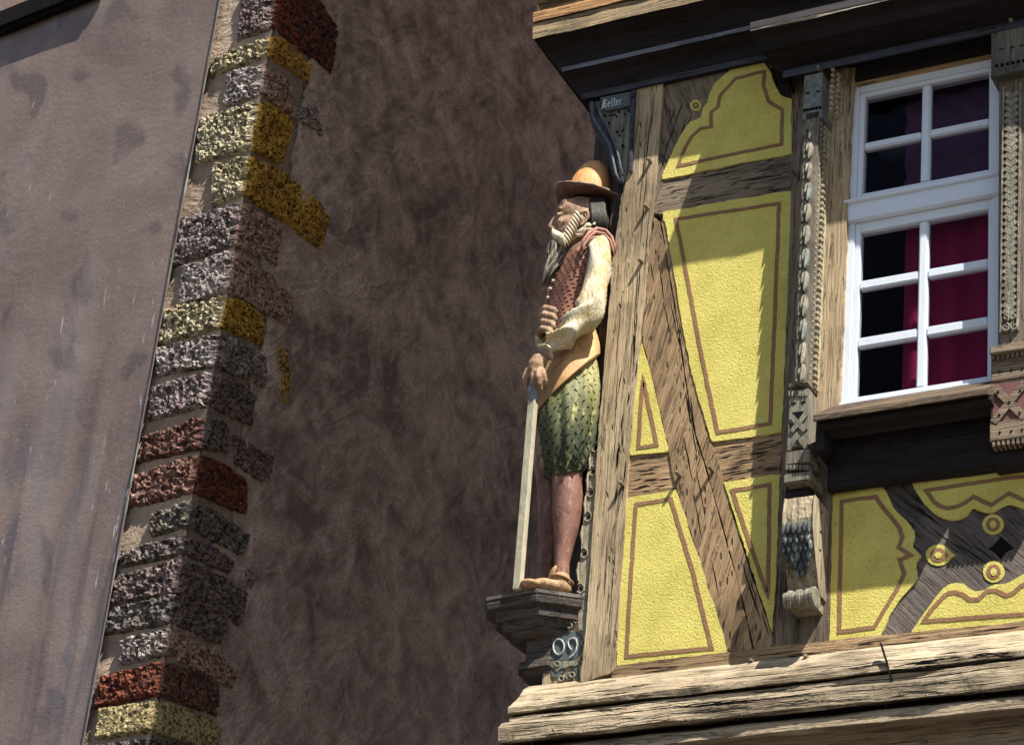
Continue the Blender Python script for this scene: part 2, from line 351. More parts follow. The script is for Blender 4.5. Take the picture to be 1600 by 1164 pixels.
panel([(1000.2, 531.5), (1006, 545), (1025, 620), (1045.3, 705.5), (983.8, 712), (992, 620)], [[(1004.5, 589.5), (1026, 694.8), (997, 699)]])
panel([(978.4, 778.6), (1056, 764), (1095, 880), (1138.4, 1022), (1050, 1032), (962.5, 1042.5), (970, 900)], [[(994, 787.6), (1048, 779), (1082, 890), (1112, 1012), (978.7, 1025), (986, 900)]])
panel([(1130, 752), (1219, 739.5), (1213, 880), (1207, 988), (1203, 980), (1165, 860)], [[(1144, 766), (1202, 757), (1201, 850), (1199.7, 932), (1172, 850)]])
panel([(1300.6, 769.8), (1379, 760), (1390, 779), (1402, 802), (1417, 813), (1428.4, 828.4), (1429, 842), (1424.6, 854.8), (1439.7, 868), (1430, 881), (1434, 902), (1409.5, 932), (1388, 965), (1371.7, 999), (1296, 1006), (1298, 900)],
      [[(1315, 783), (1368, 775.5), (1375.5, 787), (1391, 806), (1405.7, 824.6), (1409.5, 839.7), (1403.8, 854.8), (1422.7, 867), (1405.7, 873.7), (1413, 896), (1402, 919), (1383, 950), (1366, 979.6), (1311, 986.4), (1313, 880)]])
panel([(1424.6, 754.7), (1557, 739.5), (1620, 732), (1690, 724), (1680, 765), (1650, 790), (1628, 783), (1600, 796), (1576, 787), (1549, 802), (1534, 799), (1519, 792.5), (1512, 805), (1500, 811), (1487, 813), (1473.7, 809.5), (1457, 800), (1443.5, 786.8)],
      [[(1447, 766), (1550, 750), (1665, 736), (1655, 762), (1640, 774), (1625, 766), (1600, 781), (1576, 770), (1549, 788.7), (1521, 775.5), (1508, 785), (1496.4, 790.6), (1481, 794), (1468, 790), (1458.6, 783)]])
panel([(1421, 991), (1447, 953), (1459, 935), (1473.7, 919), (1482, 912), (1492.6, 909.6), (1505, 911), (1515, 919), (1524, 925), (1538, 923), (1548, 914), (1557, 911.5), (1572, 913), (1585, 905), (1600, 896), (1640, 880), (1690, 870), (1690, 962), (1600, 977.7), (1500, 984)],
      [[(1443.5, 970), (1458, 949), (1473.7, 932), (1482, 926), (1492.6, 924.8), (1504, 928), (1515, 936), (1528, 936), (1541.8, 923), (1556, 922), (1572, 930), (1583, 926), (1594.7, 915), (1640, 895), (1670, 890), (1670, 950), (1600, 958.8), (1500, 966)]])
def ring(cx, cy, pts_o, pts_m, pts_i):
    b = MB(); b.poly([(cx + x, cy + y) for x, y in pts_o], -.009, .02, 0, .001); p = b.build('plaster_panel', [M_yel], H)
    l = MB(); l.poly([(cx + x, cy + y) for x, y in pts_m], -.0105, .004, 0, 0)
    l.build('painted_line', [M_line], p)
    i_ = MB(); i_.poly([(cx + x, cy + y) for x, y in pts_i], -.012, .004, 0, 0); i_.build('plaster_dot', [M_yel], p)
def circ(rx, ry, n=18, tip=None): 
    q = [(rx * math.cos(2 * PI * k / n), ry * math.sin(2 * PI * k / n)) for k in range(n)]
    if tip: q[0] = (tip, 0)
    return q
ring(1551.5, 819, circ(17, 16), circ(11, 11), circ(5, 6)); ring(1466, 867, circ(20, 17, 18, 27), circ(13, 11, 18, 16), circ(6, 5, 18, 8)); ring(1552.5, 893, circ(17, 17), circ(11, 11.5), circ(5, 6))
ring(1087, 165, circ(9, 9, 9), circ(5.5, 5.5, 8), circ(1.5, 1.5, 6))
b = MB(); b.poly([(1564, 838), (1574, 846), (1584, 856), (1572, 862), (1564, 873), (1556, 864), (1545, 857), (1556, 848)], -.008, .02, 0, 0); b.build('mortice_hole', [M_blk], H)

# ---------- mouldings swept round the corner
def sweep(name, prof, m, x1=XR, back=3.0, wob=.003, seed=0, parent=None, smooth=False, step=.03, cut=None):
    P_ = [U(a, b_, -p) for a, b_, p in prof]; xl = min(p.x for p in P_)
    n = int((x1 - xl) / step); v = []; f = []; k = len(P_)
    for i in range(n + 2):
        for j, p in enumerate(P_):
            if i == 0: v.append((p.x, back, p.z))
            else:
                t = (i - 1) / n; x = p.x + (x1 - p.x) * t
                wv = wob * (fbm((x, j * .37 + seed, 0), 3.0, 5)) if 0 < j < k - 1 else 0
                wz = wob * (fbm((x, j * .37 + seed, 9), 4.0, 5)) if 0 < j < k - 1 else 0
                v.append((x, p.y + wv, p.z + wz))
    for i in range(n + 1):
        for j in range(k - 1): f.append((i * k + j, i * k + j + 1, (i + 1) * k + j + 1, (i + 1) * k + j))
    f.append(tuple((n + 1) * k + j for j in range(k)))
    if cut: pass
    return mk(name, v, f, m, parent or H, None, smooth)
def arc(a, b_, bulge, n=6):
    """profile points between a and b_, bowed in p by bulge"""
    return [tuple(a[i] + (b_[i] - a[i]) * t / n + (bulge * math.sin(PI * t / n) if i == 2 else 0) for i in range(3)) for t in range(1, n)]
cor = empty('x', (0, 0, 0)); bpy.data.objects.remove(cor)
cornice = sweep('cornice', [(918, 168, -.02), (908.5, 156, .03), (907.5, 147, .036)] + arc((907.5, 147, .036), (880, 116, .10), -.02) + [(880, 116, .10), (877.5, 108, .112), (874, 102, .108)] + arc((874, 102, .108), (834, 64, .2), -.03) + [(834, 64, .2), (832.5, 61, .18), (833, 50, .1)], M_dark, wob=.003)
sweep('cornice_beam', [(834, 64, .16), (832.5, 62, .221), (832.5, 46, .224), (833, 38, .22), (834, 36, .19)], wood((.40, .29, .16), (.2, .15, .1), axis='x', cracks=1, bump=2), wob=.006, seed=5, parent=cornice)
sweep('cornice_board', [(834, 37, .18), (833, 35, .230), (832.5, 22, .232), (836, 18, .21)], wood((.45, .24, .09), (.24, .14, .07), axis='x', bump=1.6), wob=.005, seed=9, parent=cornice)
sweep('cornice_top_board', [(845, 18, .15), (844, 14, .21), (836, 0, .24), (836, -25, .24), (850, -40, .1)], wood((.40, .24, .11), (.12, .09, .07), axis='x', bump=1.6), wob=.006, seed=12, parent=cornice)
sweep('cornice_fillet', [(879, 114, .09), (878, 112.5, .118), (877, 107, .122), (876, 105, .09)], wood((.20, .22, .27), (.09, .10, .13), axis='x', cracks=.3), wob=.002, parent=cornice)
sweep('cornice_fascia', [(909, 157, .0), (908.7, 156.5, .034), (907.7, 148, .040), (907.5, 147, .0)], M_blue, wob=.002, parent=cornice)
# canopy over the window
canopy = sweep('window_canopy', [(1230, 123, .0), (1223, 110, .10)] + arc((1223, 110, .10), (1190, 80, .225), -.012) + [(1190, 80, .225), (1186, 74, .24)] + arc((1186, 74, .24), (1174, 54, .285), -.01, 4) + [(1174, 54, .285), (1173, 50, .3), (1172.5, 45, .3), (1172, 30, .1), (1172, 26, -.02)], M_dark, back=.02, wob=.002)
sweep('canopy_fascia', [(1231, 124, .0), (1223, 122.5, .132), (1223, 112, .135), (1222, 110, .09)], M_blue, back=.01, wob=.0015, parent=canopy)
sweep('canopy_lip', [(1173.5, 53, .26), (1173, 50.2, .303), (1172.5, 48, .303), (1172, 44, .2)], wood((.42, .36, .26), (.16, .13, .09), axis='x', bump=1.5), back=.02, wob=.006, seed=3, parent=canopy)
# base mouldings
bm1 = wood((.54, .44, .30), (.34, .26, .165), axis='x', bump=1.8, cracks=.6); bm2 = wood((.48, .385, .26), (.27, .205, .13), axis='x', bump=2.2, cracks=.6)
base = sweep('base_moulding', [(826, 1072, .0), (818, 1079, .045), (812, 1087, .07)] + arc((812, 1087, .07), (793, 1106, .125), .008, 4) + [(793, 1106, .125), (793.5, 1113, .127), (797, 1115, .105), (812, 1117, .04)], bm1, wob=.009, back=1.5, step=.012)
sweep('base_fascia', [(812, 1117, .035), (796, 1120.5, .118), (796, 1130, .120), (802, 1132, .07)], bm1, wob=.007, seed=4, parent=base, back=1.5, step=.012)
sweep('base_beam', [(798, 1129, .09), (784, 1131.5, .155), (778.5, 1135.5, .168), (777.5, 1157, .170), (782, 1161, .155), (800, 1162, .06), (812, 1160, -.01)], bm2, wob=.009, seed=8, parent=base, back=1.5, step=.012)
sweep('base_lower_beam', [(812, 1166, -.01), (790, 1172, .14), (786, 1175, .15), (786, 1188, .152), (792, 1192, .13), (815, 1196, .02), (815, 1400, .02)], bm2, wob=.006, seed=11, parent=base, back=1.5)
b = MB(); splits(b, (800, 1098), (1600, 1012), 36, 9, 60, -.138, 0, .6, 41, 1.5); splits(b, (1390, 1045), (1600, 1022), 26, 8, 50, -.139, 0, 1.3, 42, 2); splits(b, (800, 1122), (1600, 1040), 24, 3, 90, -.141, 0, .8, 43)
splits(b, (785, 1148), (1600, 1068), 44, 9, 60, -.181, 0, .7, 44, 1.5); splits(b, (790, 1132), (1600, 1052), 12, 1.5, 160, -.178, 0, .9, 46)
rn_ = random.Random(5)
for _ in range(46):
    x_ = rn_.uniform(790, 1590); y_ = 1147 - (x_ - 785) * .098 + rn_.uniform(-8, 6); splits(b, (x_, y_), (x_ + rn_.uniform(2, 7), y_ + rn_.uniform(7, 13)), 1, 0, 10, -.182, 0, .5, int(x_), .3)
b.build('drying_cracks', [M_blk], base)
b = MB(); b.line([(1375, 1003), (1380, 1020), (1386, 1038), (1391, 1058), (1394, 1074)], -.142, .004, .02, 0); b.build('open_joint', [M_blk], base)
b = MB(); b.poly([(818, 1080), (960, 1061), (965, 1064), (958, 1070), (925, 1072), (822, 1086)], -.05, .06, 0, .003, .003); b.build('post_foot_board', [W(TAN, PI / 2)], base)

# pegs
pegm = wood((.30, .24, .17), (.16, .12, .09), cracks=.2)
for i, (px, py) in enumerate([(1105, 108), (1012, 247), (1007, 319), (998, 404), (968, 752), (1056, 736), (1107, 728), (1172, 1030), (1257, 1023), (1236, 266), (1277, 104), (1578, 30)]):
    y0 = -.13 if py in (104, 30) else -.015; y1 = y0 - (.018 if py in (104, 30, 108) else .038); c = U(px, py, y1); r = .0085; q = []
    a0 = random.uniform(0, 1)
    b = MB(); b.tube([(c.x, y0 + .02, c.z), (c.x, y1 + .006, c.z), (c.x + .002, y1, c.z)], [r * 1.05, r, r * .6], 7); b.build('peg', [pegm], H)

# ---------- carved bracket above the statue
br = MB()
S_out = [(918, 156), (919, 186), (927, 205), (944, 227), (950, 250), (953, 268), (962, 284)]
S_in = [(971, 282), (968, 262), (964, 243), (957, 222), (947, 200), (935, 180), (927, 155)]
br.poly([(922, 158), (988, 144), (986, 270), (970, 284), (962, 270), (958, 232), (940, 196), (924, 182)], -.026, .05, 0, .003, .002)
bracket = br.build('carved_bracket', [wood((.22, .215, .17), (.11, .10, .08), cracks=.2)], H)
mo = MB(); mo.poly(S_out + S_in, -.040, .17, 0, .006, .001); mo.build('curved_moulding', [M_blue], bracket)
def pxl(pts, y): return [U(a, b_, y) for a, b_ in pts]
mo = MB(); mo.tube(pxl([(923, 157), (924, 180), (936, 200), (950, 222), (956, 248), (960, 268), (967, 281)], -.043), .007, 8)
mo.tube(pxl([(930, 157), (936, 176), (949, 199), (960, 224), (966, 250), (970, 272)], -.05), .005, 8); mo.build('bead', [paint((.11, .125, .13), (.05, .055, .06), 30, .005, (.3, .3, .27))], bracket, True)
bracket.location.y += .014
ins = MB(); ins.poly([(937, 153), (985, 143.5), (984, 165), (947, 174)], -.031, .01, 0, .001); insc = ins.build('inscription_plate', [M_recess], bracket)
ed = MB(); ed.poly([(985.5, 142), (993, 140.5), (990, 180), (987, 268), (983, 268), (984.5, 180)], -.034, .02, 0, .002); ed.build('edge_strip', [M_blue], bracket)
# lettering
GL = {'G': [[(.95, .86), (.62, 1.0), (.3, .86), (.12, .5), (.3, .12), (.62, 0), (.92, .2), (.92, .52), (.6, .5)], [(-.18, -.12), (.0, .1), (.06, .7), (.34, 1.12)], [(.45, .8), (.5, .15)]],
 'e': [[(.12, .3), (.62, .5), (.5, .7), (.22, .62), (.12, .4), (.14, .12), (.38, 0), (.66, .14)]], 'l': [[(.12, 1.02), (.28, .95), (.28, .12), (.46, 0), (.6, .1)]],
 'r': [[(.1, .62), (.24, .55), (.24, .0)], [(.24, .5), (.46, .7), (.66, .58)]], ':': [[(.2, .1), (.26, .12)], [(.2, .5), (.26, .52)]]}
ib = MB(); o_ = U(941, 170, -.033); cw = .0165; hh_ = .042; cxl = 0
for ch_ in 'Geller:':
    for stx in GL[ch_]: ib.tube([(o_.x + (cxl + a * (1.25 if ch_ == 'G' else .95)) * cw, -.0325, o_.z + b_ * hh_) for a, b_ in stx], [.0018 + .0006 * (k % 2) for k in range(len(stx))], 6)
    cxl += {'G': 1.5, 'l': .72, ':': .5}.get(ch_, .88)
ib.build('inscription', [paint((.62, .66, .68), (.4, .44, .46), 40, .002)], insc)
BRACKET_Y = .014
def spiral(cx, cy, r0, turns, y, rad, b, m=0, dirn=1, a0=0, rz=None, n=26):
    q = []
    for i in range(n):
        t = i / (n - 1); a = a0 + dirn * turns * 2 * PI * t; r = r0 * (1 - .85 * t); q.append((cx + r * math.cos(a), cy + (rz or 1) * r * math.sin(a)))
    b.tube(pxl(q, y), [rad * (1 - .3 * i / n) for i in range(n)], 6, m)
def hole(b, cx, cy, r, y, m=0): b.poly([(cx + r * math.cos(k * PI / 5), cy + r * math.sin(k * PI / 5)) for k in range(10)], y, .004, m, 0)
oc = MB(); spiral(966, 192, 8, 1.5, -.03, .0035, oc, 0); spiral(972, 186, 5, .6, -.03, .003, oc, 0)
for a, b_, r in [(967, 175, 1.8), (982.5, 173, 2), (945, 181, 2), (951, 192, 1.8), (964, 206, 2), (968, 212, 1.6), (973, 228, 2.6), (963, 182, 1.6), (976, 178, 1.6), (988, 152, 1.8)]: hole(oc, a, b_, r, -.0362 if a > 985 else -.0285, 1)
oc.line([(951, 181), (962, 179)], -.0285, .006, .003, 1); oc.line([(969, 207), (975, 202)], -.0285, .006, .003, 1)
oc.build('scroll_carving', [M_pat, M_blk], bracket)

# ---------- console under the statue + date panel
C0 = U(839, 921, -.11); zs = C0.z
def ppoly(s, z, cx, cy):   # plan polygon scaled about (cx, cy)
    base_ = [(.0, 0), (.145, .095), (.145, .30), (-.24, .30), (-.26, .10), (-.215, .018)]
    return [Vector((cx + (C0.x + a - cx) * s, cy + (C0.y + b_ - cy) * s, z)) for a, b_ in base_]
acx, acy = C0.x + .045, C0.y + .22
def zof(px, py, s):  # z for front corner at scale s
    c = ppoly(s, 0, acx, acy)[0]; r = ray(px, py); t = (c.y - CAM[1]) / r[1]; return (CAM + r * t)[2]
tiers = [(1.0, 921), (1.01, 925), (1.02, 930), (1.0, 938), (.93, 944), (.90, 946), (.90, 952), (.88, 960), (.82, 962), (.78, 974), (.74, 978), (.70, 980), (.70, 986), (.62, 992), (.52, 996), (.50, 1000), (.50, 1028), (.56, 1030), (.57, 1040), (.52, 1042), (.50, 1052), (.44, 1056), (.20, 1078)]
pv = []; pf = []
for s_, py in tiers:
    for q in ppoly(s_, zof(839, py, s_), acx, acy): pv.append(q)
nt = 6
for i in range(len(tiers) - 1):
    for k in range(nt): pf.append((i * nt + k, (i + 1) * nt + k, (i + 1) * nt + (k + 1) % nt, i * nt + (k + 1) % nt))
pf.append(tuple(range(nt))); pf.append(tuple((len(tiers) - 1) * nt + k for k in reversed(range(nt))))
console = mk('statue_console', pv, pf, wood((.10, .08, .068), (.04, .032, .028), axis='x', cracks=.6, bump=1.8), H)
b = MB(); tp = ppoly(1.035, zs + .002, acx, acy); lo_ = ppoly(1.03, zs - .012, acx, acy)
b.add(tp + lo_, [tuple(range(6))] + [(k, k + 6, (k + 1) % 6 + 6, (k + 1) % 6) for k in range(6)] + [tuple(6 + k for k in reversed(range(6)))]); b.build('console_slab', [wood((.24, .22, .18), (.10, .09, .08), axis='x', bump=1.4)], console)
dp = MB(); dp.poly([(858, 985), (898, 955), (912, 940), (917, 985), (908, 1066), (846, 1074), (850, 1030)], .004, .04, 0, .002, .003)
date = dp.build('date_panel', [W(TAN, .1, bump=1.2)], H)
d = MB(); d.poly([(863, 992), (872, 988), (900, 986), (908, 990), (911, 1000), (910, 1015), (905, 1024), (896, 1030), (862, 1032)], .0015, .004, 0, 0); dr = d.build('date_recess', [M_recess], date)
d = MB(); q = [(873 + 8.5 * math.cos(a), 1010 + 12 * math.sin(a)) for a in [k * PI / 9 for k in range(19)]]; d.tube(pxl(q, -.003), .0032, 6, caps=False)
d.tube(pxl([(893, 1015), (889, 1010), (887.5, 1003), (890, 998), (895, 996), (900, 998), (902, 1006), (900, 1016), (896, 1023), (890, 1027)], -.003), .0032, 6)
d.build('date_digits', [paint((.52, .51, .46), (.3, .3, .27), 40, .002)], date)
d = MB(); spiral(889, 1055, 7, 1.5, -.001, .004, d); spiral(892, 954 - 3, 8, 1.6, -.004, .004, d, 0, -1); spiral(900, 968, 6, 1.2, -.002, .0035, d)
for a, b_ in [(890, 977), (913, 981.5), (913, 1004), (909, 1030), (871, 1037), (894, 1054), (877, 1060), (918, 935), (915, 950), (917, 921)]:
    qq = [(a + 4 * math.cos(t), b_ + 4 * math.sin(t)) for t in [k * PI / 5 for k in range(11)]]; d.tube(pxl(qq, -.004), .004, 6, caps=False); hole(d, a, b_, 3.2, -.002, 1)
d.poly([(858, 1033), (905, 1031), (906, 1036), (898, 1041), (890, 1038), (884, 1044), (876, 1043), (870, 1050), (864, 1042), (858, 1041)], -.004, .012, 0, .002)
d.poly([(861, 1043), (866, 1052), (874, 1046), (882, 1044), (880, 1050), (872, 1058), (862, 1056)], -.0005, .005, 1, 0); d.poly([(892, 1042), (903, 1040), (906, 1060), (902, 1062), (899, 1048)], -.0005, .005, 1, 0)
d.build('scroll_carving', [M_pat, M_recess], date)
tr = MB(); tr.poly([(925, 688), (936, 688), (929, 800), (920, 900), (915, 985), (904, 985), (903, 930), (912, 800), (920, 720)], -.006, .03, 0, .002, .004)
for cy in (700, 737, 770, 808, 865, 920):
    cx = 936 - (cy - 668) * .105; tr.tube(pxl([(cx - 7, cy - 7), (cx - 2, cy - 9), (cx + 3, cy - 5), (cx + 3, cy + 2), (cx - 2, cy + 7), (cx - 8, cy + 4)], -.009), .003, 6); hole(tr, cx - 2, cy - 1, 2.8, -.0085, 1)
for cy in (718, 752, 788, 835, 892):
    cx = 934 - (cy - 668) * .105; tr.tube(pxl([(cx - 6, cy - 14), (cx - 8, cy), (cx - 7, cy + 15)], -.016), [.003, .006, .003], 6)
tr.build('pierced_trim', [paint((.33, .29, .2), (.2, .17, .11), 24, .006), M_blk], H)

# ---------- pilasters
def leaf(b, cx, cy, w_, h_, y, m=0, dz=.012):
    """a downward pointing carved leaf, px centre/size"""
    c = U(cx, cy, y); sx = w_ / 2 / 372; sz = h_ / 2 / 368; v = []; f = []; n = 7; k = 6
    for i in range(n + 1):
        t = i / n; z = c.z + sz - 2 * sz * t; wd = sx * (math.sin(PI * min(1, .12 + t * .88)) ** .6 if t < 1 else 0); wd = max(wd, .0005)
        for j in range(k + 1):
            a = PI * j / k; v.append((c.x - wd * math.cos(a), y - dz * math.sin(a) * (.4 + .6 * t) - (.003 if j == k // 2 else 0), z))
    for i in range(n):
        for j in range(k): f.append((i * (k + 1) + j, (i + 1) * (k + 1) + j, (i + 1) * (k + 1) + j + 1, i * (k + 1) + j + 1))
    b.add(v, f, m)
def pxbox(b, x0, x1, yt, yb, yf, yk, m=0, bev=.002, lean=0):
    """box with front face at yf, spanning photo columns x0..x1 (at mid height) and rows yt..yb at x0"""
    a = U(x0, yt, yf); c = U(x0, yb, yf); e = U(x1, (yt + yb) / 2, yf); mx = U(x0, (yt + yb) / 2, yf).x
    b.box((mx, yf, c.z), (e.x, yk, a.z), m, bev)
pil = MB(); MP = W(PAT, 0, bump=1.2, cracks=.3)
pxbox(pil, 1249, 1271, 180, 600, -.135, .0)
pilo = pil.build('pilaster', [wood((.23, .20, .15), (.10, .085, .065), cracks=.4)], H)
cp = MB(); pxbox(cp, 1255, 1284, 119, 180, -.125, 0, 0, .003); pxbox(cp, 1253, 1285, 179, 190, -.135, 0, 0, .003)
for k in range(6): hole(cp, 1257 + k * 4.8, 172.5 - k * .9, 2.3, -.1275, 1)
for (a, b_) in [(1262, 146), (1278, 143)]: hole(cp, a, b_, 1.6, -.1275, 1); cp.line([(a - 4, b_ + .5), (a + 4, b_ - .5)], -.1272, .003, .002, 1)
cp.build('capital', [M_patb, M_blk], pilo)
lf = MB(); rows = [(205, 30), (236, 30), (268, 30), (300, 32), (333, 32), (368, 34), (404, 34), (440, 34), (478, 36), (515, 36), (552, 36), (583, 30)]
for i, (cy, h_) in enumerate(rows):
    cx = 1266.5 - (cy - 205) * .035
    cx -= 3; leaf(lf, cx - 4.5, cy, 9, h_, -.133, 0, .012); leaf(lf, cx + 4, cy + 2, 10, h_, -.134, 1 if i % 3 == 0 else 0, .022); leaf(lf, cx, cy - 6, 8, h_ * .7, -.133, 0, .018)
lf.build('leaf_carving', [M_pat, M_patb], pilo)
ch = MB()
x1p = U(1271, 390, -.135).x
zt = U(1273, 118, -.1).z; zb_ = U(1273, 600, -.1).z; k = 0; z = zt
while z > zb_:
    j = random.uniform(-.002, .002)
    xx = x1p + (.047 if z > U(1255, 180, -.125).z else 0)
    ch.box((xx - .004, -.088, z - .014), (xx + .011 + j, -.055, z), 0, .0035); ch.box((xx - .002, -.080, z - .026), (xx + .006, -.063, z - .015), 0, .002)
    ch.box((xx - .01, -.122 + (-.006 if xx > x1p else 0), z - .015), (xx + .003, -.108, z - .002), 0, .003)
    z -= .028
ch.box((x1p, -.05, zb_), (x1p + .008, -.035, zt), 0, .002)
ch.build('chain_carving', [M_cream], pilo)
# base block
bb = MB(); pxbox(bb, 1231, 1262, 611, 700, -.125, 0, 0, .004)
for k in range(5): bb.tube([U(1237 + k * 5.2, 604 - k * .6, -.118) + Vector((0, -.012, 0)), U(1237 + k * 5.2, 600 - k * .6, -.118) + Vector((0, .03, 0))], [.008, .008], 8)
pxbox(bb, 1236, 1264, 594, 607, -.115, 0, 0, .005)
for k in range(6): pxbox(bb, 1231 + k * 5.3, 1234.5 + k * 5.3, 611, 619, -.131, -.12, 0, .001)
pxbox(bb, 1226, 1264, 706, 727, -.135, 0, 0, .004)
for k in range(7): pxbox(bb, 1227 + k * 5.4, 1230.8 + k * 5.4, 726, 734, -.138, -.1, 0, .001)
pxbox(bb, 1224, 1266, 741, 755, -.155, 0, 0, .004); pxbox(bb, 1227, 1264, 754, 785, -.105, 0, 2, .003)
bb.line([(1236, 650), (1258, 672)], -.131, .02, .008, 0); bb.line([(1258, 648), (1236, 674)], -.132, .02, .008, 0); bb.line([(1232, 703), (1245, 680), (1260, 700)], -.131, .016, .008, 0)
bb.poly([(1238, 644), (1256, 642), (1247, 654)], -.1275, .002, 1, 0); bb.poly([(1234, 660), (1240, 664), (1234, 672)], -.1275, .002, 1, 0)
for a, b_ in [(1240, 630), (1255, 628)]: bb.line([(a - 4, b_), (a + 4, b_ - 1)], -.1275, .004, .002, 1); hole(bb, a, b_, 1.8, -.128, 1)
bb.build('base_block', [MP, M_blk, M_dark], pilo)
# scroll console
def scroll_console(xa, xb, ytop, ybot, parent, refx, leaves=True, mm=None):
    zt = U(refx, ytop, -.15).z; zb = U(refx, ybot, -.15).z; h_ = zt - zb; prof = []
    for i in range(25):
        t = i / 24; p = .165 + .012 * math.sin(PI * t * 1.4) - .075 * max(0, (t - .22) / .78) ** 1.3
        prof.append((p, zt - h_ * .86 * t))
    v = []; f = []; nx = 14
    for j in range(nx + 1):
        x = xa + (xb - xa) * j / nx
        for i, (p, z) in enumerate(prof):
            d_ = .004 * fbm((x, 0, z), 30, 3) if leaves else 0
            v.append((x, -p + d_ + (.008 if 0 < j < nx else 0), z))
        v.append((x, 0, prof[-1][1])); v.append((x, 0, zt))
    k = len(prof) + 2
    for j in range(nx):
        for i in range(k): f.append((j * k + i, j * k + (i + 1) % k, (j + 1) * k + (i + 1) % k, (j + 1) * k + i))
    f.append(tuple(range(k))[::-1]); f.append(tuple(nx * k + i for i in range(k)))
    o = mk('scroll_console', v, f, mm or wood((.40, .33, .22), (.20, .155, .10), cracks=.6), parent)
    r = MB(); zc = zb + .03; segs = 7
    for s_ in range(segs):
        x0_ = xa + (xb - xa + .004) * s_ / segs; x1_ = xa + (xb - xa + .004) * (s_ + 1) / segs; rr = .036 if s_ % 2 else .030
        if s_ == segs - 1: rr = .04
        pts = [(x0_, -.115, zc), (x0_ + .002, -.115, zc), (x1_ - .002, -.115, zc), (x1_, -.115, zc)]; r.tube(pts, [rr * .85, rr, rr, rr * .88], 16)
    r.box((xa + .01, -.09, zc - .02), (xb - .01, 0, zc + .06), 0)
    r.build('volute', [M_pat], o, False)
    if leaves:
        lv = MB(); cxm = (xa + xb) / 2 - .006
        for row, (n_, t) in enumerate([(6, .36), (5, .45), (6, .54), (5, .62), (4, .70), (2, .77)]):
            for q in range(n_):
                x = cxm + (q - (n_ - 1) / 2) * .021; p = .165 + .012 * math.sin(PI * t * 1.4) - .075 * max(0, (t - .22) / .78) ** 1.3
                lv.ell((x + random.uniform(-.003, .003), -p - .001, zt - h_ * .86 * t + random.uniform(-.005, .005)), (.010 + random.uniform(-.001, .002), .009, .026), random.choice((0, 1, 1)), Matrix.Rotation(random.uniform(-.2, .2), 3, 'Y'), n=7)
        lv.build('leaf_carving', [paint((.17, .19, .175), (.08, .092, .088), 30, .004, (.3, .29, .24)), paint((.06, .07, .07), (.03, .034, .036), 30, .004, (.2, .2, .17))], o, True)
    return o
xa = U(1223, 850, -.16).x; xb = U(1272, 850, -.15).x
scroll_console(xa, xb, 782, 944, pilo, 1224)
for (a, b_) in [(1281, 800), (1282, 830), (1284, 858)]:
    c = U(a, b_, -.1); b = MB(); b.box((xb + .0005, c.y, c.z), (xb + .0025, c.y + .014, c.z + .004)); b.build('nail', [M_blk], pilo)
# right pilaster
p2 = MB(); pxbox(p2, 1560, 1640, 120, 545, -.10, 0)
p2o = p2.build('pilaster', [wood((.20, .15, .11), (.09, .07, .055), cracks=.4)], H)
b = MB(); pxbox(b, 1548.5, 1650, 48, 112, -.13, 0, 0, .003); pxbox(b, 1547.5, 1652, 110, 122, -.14, 0, 0, .003)
for k in range(14): hole(b, 1557 + k * 8.5, 103 - k * 1.6, 2.8, -.1325, 1)
for a, b_ in [(1564, 77), (1582, 74), (1597, 71)]: b.line([(a - 4, b_ + 1), (a + 4, b_ - 1)], -.1325, .004, .002, 1)
b.build('capital', [wood((.16, .15, .12), (.09, .08, .065)), M_blk], p2o)
cv = MB()
for (x0_, xm, x1_) in [(1572, 1581, 1590)]:
    n_ = 33
    for k in range(n_):
        cy = 146 + k * 10.6; sh = -(cy - 140) * .012
        cv.line([(x0_ + sh, cy), (xm + sh, cy + 5), (x1_ + sh, cy - 3)], -.112, .021, .014, 0)
    cv.line([(1568, 136), (1563.5, 520)], -.108, .008, .01, 0); cv.line([(1594.5, 130), (1590, 516)], -.108, .008, .01, 0)
cv.build('chevron_carving', [M_pat], p2o)
b = MB(); spiral(1571, 512, 6.5, 1.4, -.112, .006, b, 0, 1, -1.2); spiral(1585, 510, 6.5, 1.4, -.112, .006, b, 0, -1, PI + 1.2); spiral(1572, 497, 5, 1.2, -.112, .005, b, 0, -1, 1.2); spiral(1584, 495, 5, 1.2, -.112, .005, b, 0, 1, PI - 1.2)
b.build('scroll_carving', [M_pat], p2o)
b = MB(); pxbox(b, 1546, 1660, 541, 554, -.155, 0, 0, .004); pxbox(b, 1548, 1660, 553, 690, -.13, 0, 0, .003); pxbox(b, 1548, 1660, 590, 596, -.136, 0, 0, .001); pxbox(b, 1546, 1660, 660, 690, -.14, 0, 0, .003)
for k in range(14): pxbox(b, 1549 + k * 7.6, 1553.8 + k * 7.6, 554 - k * 1, 563 - k * 1, -.142, -.12, 0, .001); pxbox(b, 1550 + k * 7.6, 1554.6 + k * 7.6, 689 - k * 1, 698 - k * 1, -.138, -.1, 0, .001)
pxbox(b, 1550, 1660, 690, 728, -.09, 0, 2, .004)
b.poly([(1551, 600), (1600, 594), (1660, 586), (1660, 652), (1551, 661)], -.133, .004, 3, 0)
b.line([(1552, 603), (1577, 628), (1602, 653)], -.141, .03, .01, 0); b.line([(1602, 596), (1577, 628), (1552, 660)], -.142, .03, .01, 0)
b.line([(1610, 596), (1660, 650)], -.141, .03, .01, 0)
for a, b_ in [(1559, 612), (1577, 628), (1594, 610), (1593, 645), (1561, 648)]: hole(b, a, b_, 1.8, -.1445, 1)
for yy in (580, 675):
    for a in (1562, 1580, 1597): hole(b, a, yy - (a - 1562) * .12, 1.8, -.1425 if yy > 600 else -.1325, 1)
